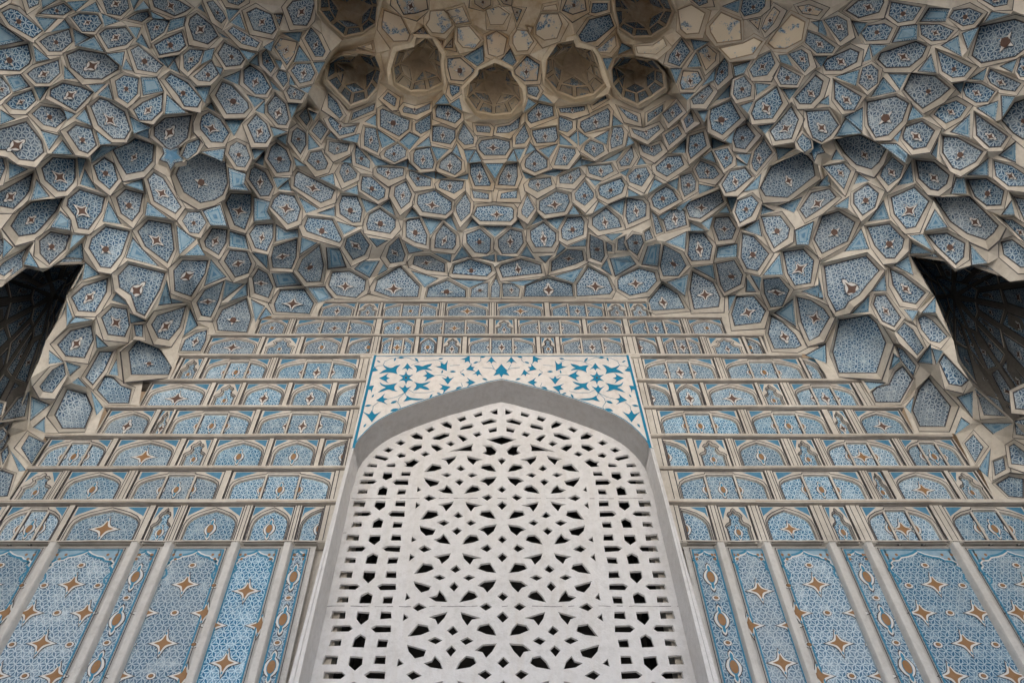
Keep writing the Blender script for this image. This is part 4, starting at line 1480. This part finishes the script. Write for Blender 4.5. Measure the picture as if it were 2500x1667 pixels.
def divider(xa, xb, k, par):
    Y = yt(k); yb, ys, _ = TIER[k]
    X0, X1 = on_plane(xa, yb, Y).x, on_plane(xb, yb, Y).x
    z0 = zat(yb, Y)-.01; z1 = zat(ys, yt(k+1))
    if X1-X0 < .004: return
    mb = MB(); w = X1-X0; l = min(.007, w*.15)
    mb.box(X0, X1, Y+.002, Y+.1, z0, z1, M_ROW)
    for a, b, m_ in ((0, l, M_LINE), (l, w-l, M_ROW), (w-l, w, M_LINE)):
        mb.face([V((X0+a, Y, z0)), V((X0+b, Y, z0)), V((X0+b, Y, z1)), V((X0+a, Y, z1))], m_)
    if w > .07:
        for c_ in (w*.3, w*.7):
            mb.face([V((X0+c_-l/2, Y-.002, z0)), V((X0+c_+l/2, Y-.002, z0)), V((X0+c_+l/2, Y-.002, z1)), V((X0+c_-l/2, Y-.002, z1))], M_LINE)
    mb.build('rib', par)
def ledge(xa, xb, k, par, cut):
    Y1 = yt(k+1); yb, ys, ytop = TIER[k]
    z0, z1 = zat(ys, Y1), zat(ytop, Y1)
    X0, X1 = on_plane(xa, ytop, Y1).x, on_plane(xb, ytop, Y1).x
    X0, X1 = max(X0, -5.2), min(X1, 5.2)
    fx = frame_x((z0+z1)/2)
    if cut == 'l': X1 = fx-.004
    if cut == 'r': X0 = 2*XA-fx+.004
    mb = MB(); n = max(1, int((X1-X0)/.35)); r = random.Random(k*7+len(cut or ''))
    xs = [X0+(X1-X0)*i/n for i in range(n+1)]; js = [(r.uniform(-.004, .004), r.uniform(-.003, .003)) for _ in xs]
    prof = lambda i: [V((xs[i], yt(k)+.12, z0)), V((xs[i], Y1+js[i][0]-.002, z0+js[i][1])), V((xs[i], Y1-.006+js[i][0], z0+.006+js[i][1])),
                      V((xs[i], Y1-.006+js[i][0], z1-.004+js[i][1])), V((xs[i], Y1+.002, z1+js[i][1])), V((xs[i], yt(k)+.12, z1))]
    for i in range(n):
        a, b = prof(i), prof(i+1)
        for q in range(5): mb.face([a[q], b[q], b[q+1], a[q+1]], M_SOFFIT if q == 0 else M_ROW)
    for i in (0, n):
        mb.face(prof(i), M_ROW)
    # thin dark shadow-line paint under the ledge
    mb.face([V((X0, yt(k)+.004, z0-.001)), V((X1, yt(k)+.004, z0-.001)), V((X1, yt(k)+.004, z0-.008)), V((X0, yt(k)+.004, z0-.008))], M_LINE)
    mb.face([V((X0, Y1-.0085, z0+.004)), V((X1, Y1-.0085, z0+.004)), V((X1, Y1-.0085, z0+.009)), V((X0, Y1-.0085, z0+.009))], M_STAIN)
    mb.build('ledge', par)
def do_row(k, lst, par, lo, hi):
    xs = lo
    for (a, b, kd) in lst:
        if a > xs+1: divider(xs, a, k, par)
        panel(a, b, k, kd, par); xs = b
    if hi > xs+1: divider(xs, hi, k, par)
def fpx(k, side):                                        # pixel of the surround's edge at the foot of tier k
    Y = yt(k); z = zat(TIER[k][0], Y); x = frame_x(z)
    if side == 'r': x = 2*XA-x
    d = ray(CX, TIER[k][0]); return CX+x*d.y/Y
EL = {1: -300, 2: 21, 3: 76, 4: 232, 5: 339, 6: 415}; ER = {1: 2720, 2: 2430, 3: 2371, 4: 2233, 5: 2137, 6: 2023}
for k in range(1, 7):
    do_row(k, ROW_L[k], wall_l, EL[k], fpx(k, 'l')); do_row(k, ROW_R[k], wall_r, fpx(k, 'r'), ER[k])
    ledge(LEDGE_X[k][0], 0, k, wall_l, 'l'); ledge(0, LEDGE_X[k][1], k, wall_r, 'r')
CL = {7: (492, 1878), 8: (616, 1778), 9: (769, 1595)}
for k in (7, 8, 9):
    do_row(k, ROW_C[k], frieze, *CL[k]); ledge(LEDGE_X[k][0], LEDGE_X[k][1], k, frieze, '')
# ledge under the frieze, over the window
mb = MB(); zl = zat(815, yt(7)); mb.box(-1.25, 1.34, yt(7)-.004, 5.0, zat(821, yt(7))-.008, zat(864, yt(7))-.0, M_ROW); 
mb2 = MB(); xl0, xl1 = on_plane(880, 867, yt(7)).x, on_plane(1562, 867, yt(7)).x
mb2.box(xl0, xl1, yt(7)-.004, 5.0, zat(871, yt(7)), zat(863, yt(7)), M_ROW); mb2.build('ledge', frieze)
# tall painted panels between upright ribs
YT = 5.03
ZTOP = zat(1321, yt(1)); ZG = -1.6
def tall(Xa, Xb, par, kind):
    w = Xb-Xa; xc = (Xa+Xb)/2; mb = MB()
    y_ = lambda d: YT-d
    def strip(i0, i1, lift, mat):                      # frame line round the panel, inset from i0 to i1
        z1 = ZTOP+.01
        o_ = [V((Xa+i0, y_(lift), ZG)), V((Xb-i0, y_(lift), ZG)), V((Xb-i0, y_(lift), z1-i0*.8)), V((Xa+i0, y_(lift), z1-i0*.8))]
        n_ = [V((Xa+i1, y_(lift), ZG)), V((Xb-i1, y_(lift), ZG)), V((Xb-i1, y_(lift), z1-i1*.8)), V((Xa+i1, y_(lift), z1-i1*.8))]
        for i in (1, 2, 3): mb.face([o_[i], o_[(i+1) % 4], n_[(i+1) % 4], n_[i]], mat)
    hw = .038
    strip(0, w*.3, .0, M_TALL)
    strip(hw+.004, hw+.010, .014, M_LINE); strip(hw+.022, hw+.034, .014, M_TEAL if True else M_LINE)
    o = mb.build('tall_panel', par)
    pm = MB(); i1 = hw+.024; zt_ = ZTOP-i1*.6
    uvf = lambda p: (p.x-xc, p.z-2.9)
    q = [V((Xa+i1, y_(.004), ZG)), V((Xb-i1, y_(.004), ZG)), V((Xb-i1, y_(.004), zt_)), V((Xa+i1, y_(.004), zt_))]
    pm.face(q, M_PAINT2, [uvf(p) for p in q])
    u, v, n = V((1, 0, 0)), V((0, 0, 1)), V((0, -1, 0)); W = w/2-i1
    # lobed arch at the head: pale corner fields and a blue and white band
    pr = [(1.0, .62), (.96, .52), (.86, .44), (.90, .36), (.80, .28), (.62, .26), (.52, .18), (.34, .15), (.16, .09), (0, .0)]
    hh = min(.30, .9*W+.06)
    cur = [(a*W, zt_-.02-b*hh) for a, b in pr]
    for s in (1, -1):
        c_ = [V((xc+s*a, y_(.006), z)) for a, z in cur]
        for i in range(len(c_)-1):
            top0, top1 = V((c_[i].x, y_(.006), zt_)), V((c_[i+1].x, y_(.006), zt_))
            pm.face([c_[i], c_[i+1], top1, top0], M_LIGHT)
            a, b = c_[i], c_[i+1]; e = (b-a).normalized(); nn = V((-e.z, 0, e.x))*.009
            for off, lift, m_ in ((nn*0, .0075, M_PALE), (nn*1.2, .009, M_TEAL)):
                pm.face([a-nn+off-V((0, lift-.006, 0)), b-nn+off-V((0, lift-.006, 0)), b+nn+off-V((0, lift-.006, 0)), a+nn+off-V((0, lift-.006, 0))], m_)
        for kx in range(3):
            pm.face([V((xc+s*W*(.62+.13*kx)+.013*math.cos(t_), y_(.009), zt_-.05-.04*(kx % 2)+.013*math.sin(t_))) for t_ in [i*math.pi/3 for i in range(6)]], M_OCHRE)
        tl = [(1.0, .62), (.90, .72), (.84, .84), (.90, .95), (1.0, .98)]
        for i in range(len(tl)-1):
            a = V((xc+s*tl[i][0]*W, y_(.009), zt_-.02-tl[i][1]*hh)); b = V((xc+s*tl[i+1][0]*W, y_(.009), zt_-.02-tl[i+1][1]*hh)); e = (b-a).normalized(); nn = V((-e.z, 0, e.x))*.007
            pm.face([a-nn, b-nn, b+nn, a+nn], M_TEAL)
    B = lambda x, z: V((xc+x, y_(.005), z))
    if kind == 'n':
        z = 3.2
        while z > 1.2:
            motif(pm, B(0, z), u, v, n, 'cart', .125, M_OCHRE); motif(pm, B(0, z-.18), u, v, n, 'dot', .026, M_OCHRE); z -= .36
    elif kind == 'm':
        z = 3.08; i = 0
        while z > 1.2:
            if i % 2 == 0: motif(pm, B(0, z), u, v, n, 'star', .105, M_OCHRE)
            else:
                for s in (1, -1): motif(pm, B(s*(W+.02), z), u, v, n, 'star', .105, M_OCHRE)
            z -= .285; i += 1
    else:
        sx = .21 if w > .62 else W+.015
        motif(pm, B(0, 3.136+.17), u, v, n, 'dot', .028, M_OCHRE)
        z = 3.136; i = 0
        while z > 1.2:
            if i % 2 == 0:
                motif(pm, B(0, z), u, v, n, 'star', .105, M_OCHRE)
                for s in (1, -1): motif(pm, B(s*(sx+.0), z-.01), u, v, n, 'dot', .028, M_OCHRE)
            else:
                for s in (1, -1): motif(pm, B(s*sx, z), u, v, n, 'star', .105, M_OCHRE)
                motif(pm, B(0, z), u, v, n, 'dot', .028, M_OCHRE)
            z -= .24; i += 1
    pm.build('painted_panel', o)
for par, s in ((wall_l, -1), (wall_r, 1)):
    mb = MB(); x0, x1 = sorted((XA+s*1.43, s*5.2)); r = random.Random(5+s); n = 30
    xs = [x0+(x1-x0)*i/n for i in range(n+1)]; zs_ = [ZTOP+r.uniform(-.004, .003) for _ in xs]
    for i in range(n):
        y0, y1 = yt(1)-.004, YT+.06; a, c = xs[i], xs[i+1]; za, zc = zs_[i], zs_[i+1]
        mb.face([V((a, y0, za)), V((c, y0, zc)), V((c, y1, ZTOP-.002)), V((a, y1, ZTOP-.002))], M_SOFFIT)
        mb.face([V((a, y0, za)), V((c, y0, zc)), V((c, y0, zc+.010)), V((a, y0, za+.010))], M_ROW)
        mb.face([V((a, y0, za+.010)), V((c, y0, zc+.010)), V((c, yt(1)+.05, zc+.012)), V((a, yt(1)+.05, za+.012))], M_ROW)
    mb.build('ledge', par)
def upright(x, par):
    X = on_plane(x, 1334, YT-.06).x; mb = MB(); hw = .031; y0 = 4.965
    c = [(X-hw-.012, YT+.03), (X-hw, y0+.012), (X-hw+.006, y0), (X+hw-.006, y0), (X+hw, y0+.012), (X+hw+.012, YT+.03)]
    for a, b in zip(c, c[1:]): mb.face([V((a[0], a[1], ZG)), V((b[0], b[1], ZG)), V((b[0], b[1], ZTOP)), V((a[0], a[1], ZTOP))], M_TALL)
    mb.build('rib', par)
TX = lambda x: on_plane(x, 1334, YT).x
xl, xr = [TX(x) for x in RIB_L], [TX(x) for x in RIB_R]
for seq, kinds, par in ((xl+[-1.482], 'wwnwmn', wall_l), ([1.528]+xr, 'nmwnww', wall_r)):
    for a, b, kd in zip(seq, seq[1:], kinds): tall(a, b, par, kd)
for x in RIB_L: upright(x, wall_l)
for x in RIB_R: upright(x, wall_r)
for par, s in ((wall_l, -1), (wall_r, 1)):              # plain masonry behind the tiers
    mb = MB(); x0, x1 = sorted((s*1.25+XA, s*5.3)); mb.box(x0, x1, 5.10, 5.25, ZG, 4.15, M_ROW); x0, x1 = sorted((s*1.25+XA, s*3.3)); mb.box(x0, x1, 5.10, 5.25, 4.15, 6.6, M_ROW)
    mb.build('masonry', par)
mb = MB(); mb.box(-1.7, 1.7, 5.16, 5.25, 5.31, 6.6, M_ROW); mb.build('masonry', frieze)
# ---------------------------------------------------------------- lattice window and its surround
win = thing('lattice_window', 'white pierced plaster lattice window in a pointed arch, centre bottom', 'window')
YS = 5.02
def tile_pts(txt, T): return [[(T[0]+float(a)*T[2], T[1]+float(b)*T[2]) for a, b in (q.split(',') for q in l.split())] for l in txt.splitlines()]
def plane_pts(pp, Y): return [[(on_plane(x, y, Y).x, on_plane(x, y, Y).z) for x, y in p] for p in pp]
holes2 = []
def both(p): holes2.append(p); holes2.append([(2*XA-x, z) for x, z in p])
for p in plane_pts(tile_pts(ARCHHOLES, Q0), YS): both(p)
for p in plane_pts(tile_pts(AXISHOLES, Q0), YS): holes2.append([(x-(sum(a for a, b in p)/len(p))+XA, z) for x, z in p])
DU = .52; DS = .3467
fld = plane_pts(tile_pts(FIELD, R0), YS); gap = plane_pts(tile_pts(FIELDGAP, R0), YS); axs = plane_pts(tile_pts(FIELDAXIS, R0), YS); sde = plane_pts(tile_pts(SIDE, R0), YS)
jit = random.Random(3)
def rough(p): return [(x+jit.uniform(-.004, .004), z+jit.uniform(-.004, .004)) for x, z in p]
for k in range(-5, 3):
    for p in fld: both(rough([(x, z+k*DU) for x, z in p]))
    if k < 2 or True:
        for p in gap:
            if k == 2: continue
            both(rough([(x, z+k*DU) for x, z in p]))
        for p in axs: 
            c = sum(a for a, b in p)/len(p)
            if k < 2: holes2.append(rough([(x-c+XA, z+k*DU) for x, z in p]))
    if k == 2:
        for p in gap: both(rough([(x, z+k*DU) for x, z in p]))
        for p in axs:
            c = sum(a for a, b in p)/len(p); holes2.append(rough([(x-c+XA, z+k*DU) for x, z in p]))
for k in range(-8, 4):
    for i, p in enumerate(sde):
        both(rough([(x, z+k*DS) for x, z in p]))
# drop any opening that would run into another
kept = []
def bb(p): return min(a for a, b in p), max(a for a, b in p), min(b for a, b in p), max(b for a, b in p)
zarrow = 4.0
for p in holes2:
    b = bb(p)
    if b[2] < -1.2: continue
    if any(b[0] < c[1] and b[1] > c[0] and b[2] < c[3] and b[3] > c[2] and
           (min(b[1], c[1])-max(b[0], c[0]))*(min(b[3], c[3])-max(b[2], c[2])) > .45*min((b[1]-b[0])*(b[3]-b[2]), (c[1]-c[0])*(c[3]-c[2])) for c in (q[1] for q in kept)): continue
    kept.append((p, b))
def grow(p, f):
    cx, cz = sum(a for a, c in p)/len(p), sum(c for a, c in p)/len(p)
    return [(cx+(a-cx)*f, cz+(c-cz)*f) for a, c in p]
kept = [(grow(p, 1.07), b_) for p, b_ in kept]
vs = [V(q) for q in ((XA-1.40, ZG), (XA+1.40, ZG), (XA+1.40, 5.30), (XA-1.40, 5.30))]; fs = [[0, 1, 2, 3]]
for p, b in kept:
    i = len(vs); vs.extend(V(q) for q in p); ids = list(range(i, i+len(p))); fs.append(ids if area2(p) > 0 else ids[::-1])
cv2, _, cf2, _, _, of2 = delaunay_2d_cdt(vs, [], fs, 1, 1e-4)
mb = MB()
for f, src in zip(cf2, of2):
    if src == [0]: mb.face([V((cv2[i].x, YS, cv2[i].y)) for i in f], M_WHITE)
for p, b in kept:
    cx, cz = sum(a for a, b_ in p)/len(p), sum(b_ for a, b_ in p)/len(p)
    F = [V((x, YS, z)) for x, z in p]; G = [V((cx+(x-cx)*.94, YS+.022, cz+(z-cz)*.94)) for x, z in p]
    mb.ring(F, G, M_WHITE)
mb.build('lattice_screen', win)
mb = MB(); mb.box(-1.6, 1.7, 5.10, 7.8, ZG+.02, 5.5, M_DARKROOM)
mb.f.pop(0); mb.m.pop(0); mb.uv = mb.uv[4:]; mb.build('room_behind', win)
cm = MB()
for yj, xa_, xb_ in ((1216, 858, 1570), (1479, 782, 1668), (1300, 838, 846)):
    jr = random.Random(yj); A_ = on_plane(xa_, yj, YS-.0015); B_ = on_plane(xb_, yj, YS-.0015); n_ = 60; pv = None
    for i in range(n_+1):
        p = A_+(B_-A_)*(i/n_)+V((0, 0, jr.uniform(-.004, .004)))
        inside = any(b_[0]-.004 < p.x < b_[1]+.004 and b_[2]-.004 < p.z < b_[3]+.004 for q_, b_ in kept)
        if pv is not None and not inside and jr.random() < .85:
            wd = jr.uniform(.0012, .0028); cm.face([pv+V((0, 0, -wd)), p+V((0, 0, -wd)), p+V((0, 0, wd)), pv+V((0, 0, wd))], M_LINE)
        pv = None if inside else p
cm.build('joint_crack', win)
front = [on_plane(S0[0]+x*S0[2], S0[1]+y*S0[2], YF) for x, y in ARCHFRONT]
front[0].x = XA
low = [on_plane(x, y, YF) for x, y in ((845, 1150), (833, 1210), (812, 1300), (771, 1480), (727, 1667))]
cur = [(p.x, p.z) for p in front]+[(p.x, p.z) for p in low]
cur.append((cur[-1][0]-.01, ZG))
full = [(2*XA-x, z) for x, z in cur[:0:-1]]+cur          # right foot, apex, left foot
mb = MB()
for a, b in zip(full, full[1:]):
    mb.face([V((a[0], YF, a[1])), V((b[0], YF, b[1])), V((b[0], YS+.004, b[1])), V((a[0], YS+.004, a[1]))], M_WHITE)
mb.build('reveal', win)
zs = on_plane(855, 1093, YF).z
top = FR[0]; outer = [(frame_x(z), z) for z in (top.z, (top.z+zs)/2, zs)]
inner_hi = [q for q in cur if q[1] > zs]; 
def x_on(c, z):
    for a, b in zip(c, c[1:]):
        if (a[1]-z)*(b[1]-z) <= 0 and a[1] != b[1]: return a[0]+(b[0]-a[0])*(z-a[1])/(b[1]-a[1])
inner_hi.append((x_on(cur, zs), zs))
span = thing('spandrel_panel', 'white spandrel panel painted with blue flowers and leaves over the lattice window arch', 'panel')
mb = MB()
sp = outer[::1]+inner_hi[::-1]                           # left half, from top left corner down and back up the arch
sp = [(x, z) for x, z in sp]+[(XA, top.z)]
fullsp = sp[:-1]+[(2*XA-x, z) for x, z in reversed(sp[:-1])]
# remove double apex
cl = []
for q in fullsp:
    if not cl or math.dist(q, cl[-1]) > 1e-4: cl.append(q)
ids = list(range(len(cl))); 
cv2, _, cf2, _, _, _ = delaunay_2d_cdt([V(q) for q in cl], [], [ids if area2(cl) > 0 else ids[::-1]], 1, 1e-5)
for f in cf2: mb.face([V((cv2[i].x, YF, cv2[i].y)) for i in f], M_CREAM)
mb.ring([V((x, YF, z)) for x, z in cl], [V((x, 5.08 if z > 0 else YF, z)) for x, z in cl], M_WHITE)
mb.build('spandrel_ground', span)
fm = MB()
def line2(pts, w, lift, mat):
    for s in (0, 1):
        pp = [((2*XA-x) if s else x, z) for x, z in pts]
        for i in range(len(pp)-1):
            a, b = V(pp[i]), V(pp[i+1])
            if (b-a).length < 1e-6: continue
            e = (b-a).normalized(); nn = V((-e.y, e.x))*w/2; a = a-e*w*.2; b = b+e*w*.2
            fm.face([V((q.x, YF-lift, q.y)) for q in (a-nn, b-nn, b+nn, a+nn)], mat)
bx = .014
line2([(XA, top.z-.012), (outer[0][0]+.03, top.z-.012)], .010, .004, M_FLORA)
line2([(x+.030, z) for x, z in outer], .024, .0045, M_FLORA)
line2([(x, z+.008) for x, z in inner_hi], .010, .005, M_TEAL)
def S2(x, y):
    p = on_plane(S0[0]+x*S0[2], S0[1]+y*S0[2], YF); return (p.x, p.z)
def soften(pts):
    out = []
    for i in range(len(pts)):
        a, b, c = V(pts[i-1]), V(pts[i]), V(pts[(i+1) % len(pts)])
        if (a-b).normalized().dot((c-b).normalized()) > .25: out.append(tuple(b))      # keep the tips
        else: out += [tuple(b+(a-b)*.26), tuple(b+(c-b)*.26)]
    return out
def blob(pts, lift=.006, mat=None):
    pts = soften(soften(pts))
    for s in (0, 1):
        q = [S2(x, y) for x, y in pts]
        if s: q = [(2*XA-x, z) for x, z in q]
        fm.face([V((x, YF-lift, z)) for x, z in q], mat or M_FLORA)
YSQ = .80
def place(shape, x, y, size, ang):
    c, s = math.cos(R(ang)), math.sin(R(ang))
    return [(x+(a*c-b*s)*size, y-(a*s+b*c)*size*YSQ) for a, b in shape]
PALM = [(-.35,0),(-.12,.10),(-.02,.18),(-.25,.55),(.05,.30),(.2,.2),(.55,0),(.2,-.2),(.05,-.30),(-.25,-.55),(-.02,-.18),(-.12,-.10)]
TAIL = [(-.5,.12),(-.2,.1),(.1,.55),(.62,.62),(.35,.28),(.15,0),(.35,-.28),(.62,-.62),(.1,-.55),(-.2,-.1),(-.5,-.12)]
LEAF = [(-.55,0),(-.2,.22),(.15,.22),(.6,0),(.15,-.18),(-.2,-.16)]
STAR6 = [((1 if i % 2 == 0 else .34)*math.cos(i*math.pi/6)*.55, (1 if i % 2 == 0 else .34)*math.sin(i*math.pi/6)*.55) for i in range(12)]
for x, y, s, a in FLORA_P: blob(place(PALM, x, y, s*1.62, a))
for pp_ in FLORA_T: blob(pp_)
for x, y, s, a in FLORA_L: blob(place(LEAF, x, y, s*1.4, a))
blob(place(STAR6, 890, 430, 225, 90)); blob(place([(.09*math.cos(i), .09*math.sin(i)) for i in range(6)], 890, 430, 200, 0), .008, M_BROWN)
q = [S2(*t_) for t_ in place([(-.45,0),(-.15,.12),(-.3,.5),(.0,.32),(.1,.36),(.28,.22),(.6,0),(.28,-.22),(.1,-.36),(.0,-.32),(-.3,-.5),(-.15,-.12)], 2250, 345, 235, 90)]
mx = sum(x for x, z in q)/len(q); fm.face([V((x-mx+XA, YF-.006, z)) for x, z in q], M_FLORA)
for vn in VINES: line2([S2(*p) for p in vn], .0045, .004, M_TEAL)
fm.build('painted_flowers', span)
for s in (0, 1):                                         # jambs below the spandrel
    mb = MB(); zz = [zs-.002-(zs-.002-ZG)*i/10 for i in range(11)]
    L_ = [(frame_x(z), x_on(cur, max(z, ZG+.001)), z) for z in zz]
    for (a0, a1, az), (b0, b1, bz) in zip(L_, L_[1:]):
        f = (lambda x: 2*XA-x) if s else (lambda x: x)
        am, bm = a0+(a1-a0)*.5, b0+(b1-b0)*.5
        for x0, x1, x2, x3, y0, y1 in ((a0, am-.002, bm-.002, b0, YF+.006, YF+.006), (am-.002, am+.002, bm+.002, bm-.002, YF+.016, YF+.016), (am+.002, a1, b1, bm+.002, YF, YF)):
            mb.face([V((f(x0), y0, az)), V((f(x1), y0, az)), V((f(x2), y1, bz)), V((f(x3), y1, bz))], M_WHITE)
        mb.face([V((f(a0), YF+.006, az)), V((f(b0), YF+.006, bz)), V((f(b0), 5.06, bz)), V((f(a0), 5.06, az))], M_WHITE)
    mb.build('jamb', win)
# ---------------------------------------------------------------- unseen portal mass, added to block sky light, and the courtyard
bld = thing('portal_enclosure', 'unseen plain brick mass of the portal, added round the tiled recess to block sky light', 'building')
def slab(name, *b):
    mb = MB(); mb.box(*b, M_BRICK); mb.build(name, bld)
slab('unseen_side_wall', -9.4, -8.2, -2.0, 10.4, ZG, 12.0); slab('unseen_side_wall', 8.2, 9.4, -2.0, 10.4, ZG, 12.0)
slab('unseen_back_wall', -8.2, 8.2, 9.6, 10.4, ZG, 12.0); slab('unseen_roof', -9.4, 9.4, -2.0, 10.4, 12.0, 12.6)
for s in (-1, 1):
    mb = MB(); x0, x1 = sorted((s*4.95, s*8.2)); mb.box(x0, x1, -2.0, 5.1, ZG, 2.9, M_ROW); mb.build('inner_wall', bld)
gm = MB(); gm.box(-900, 900, -900, 900, ZG-.3, ZG, M_STONE)
g = gm.build('ground'); g['kind'] = 'structure'
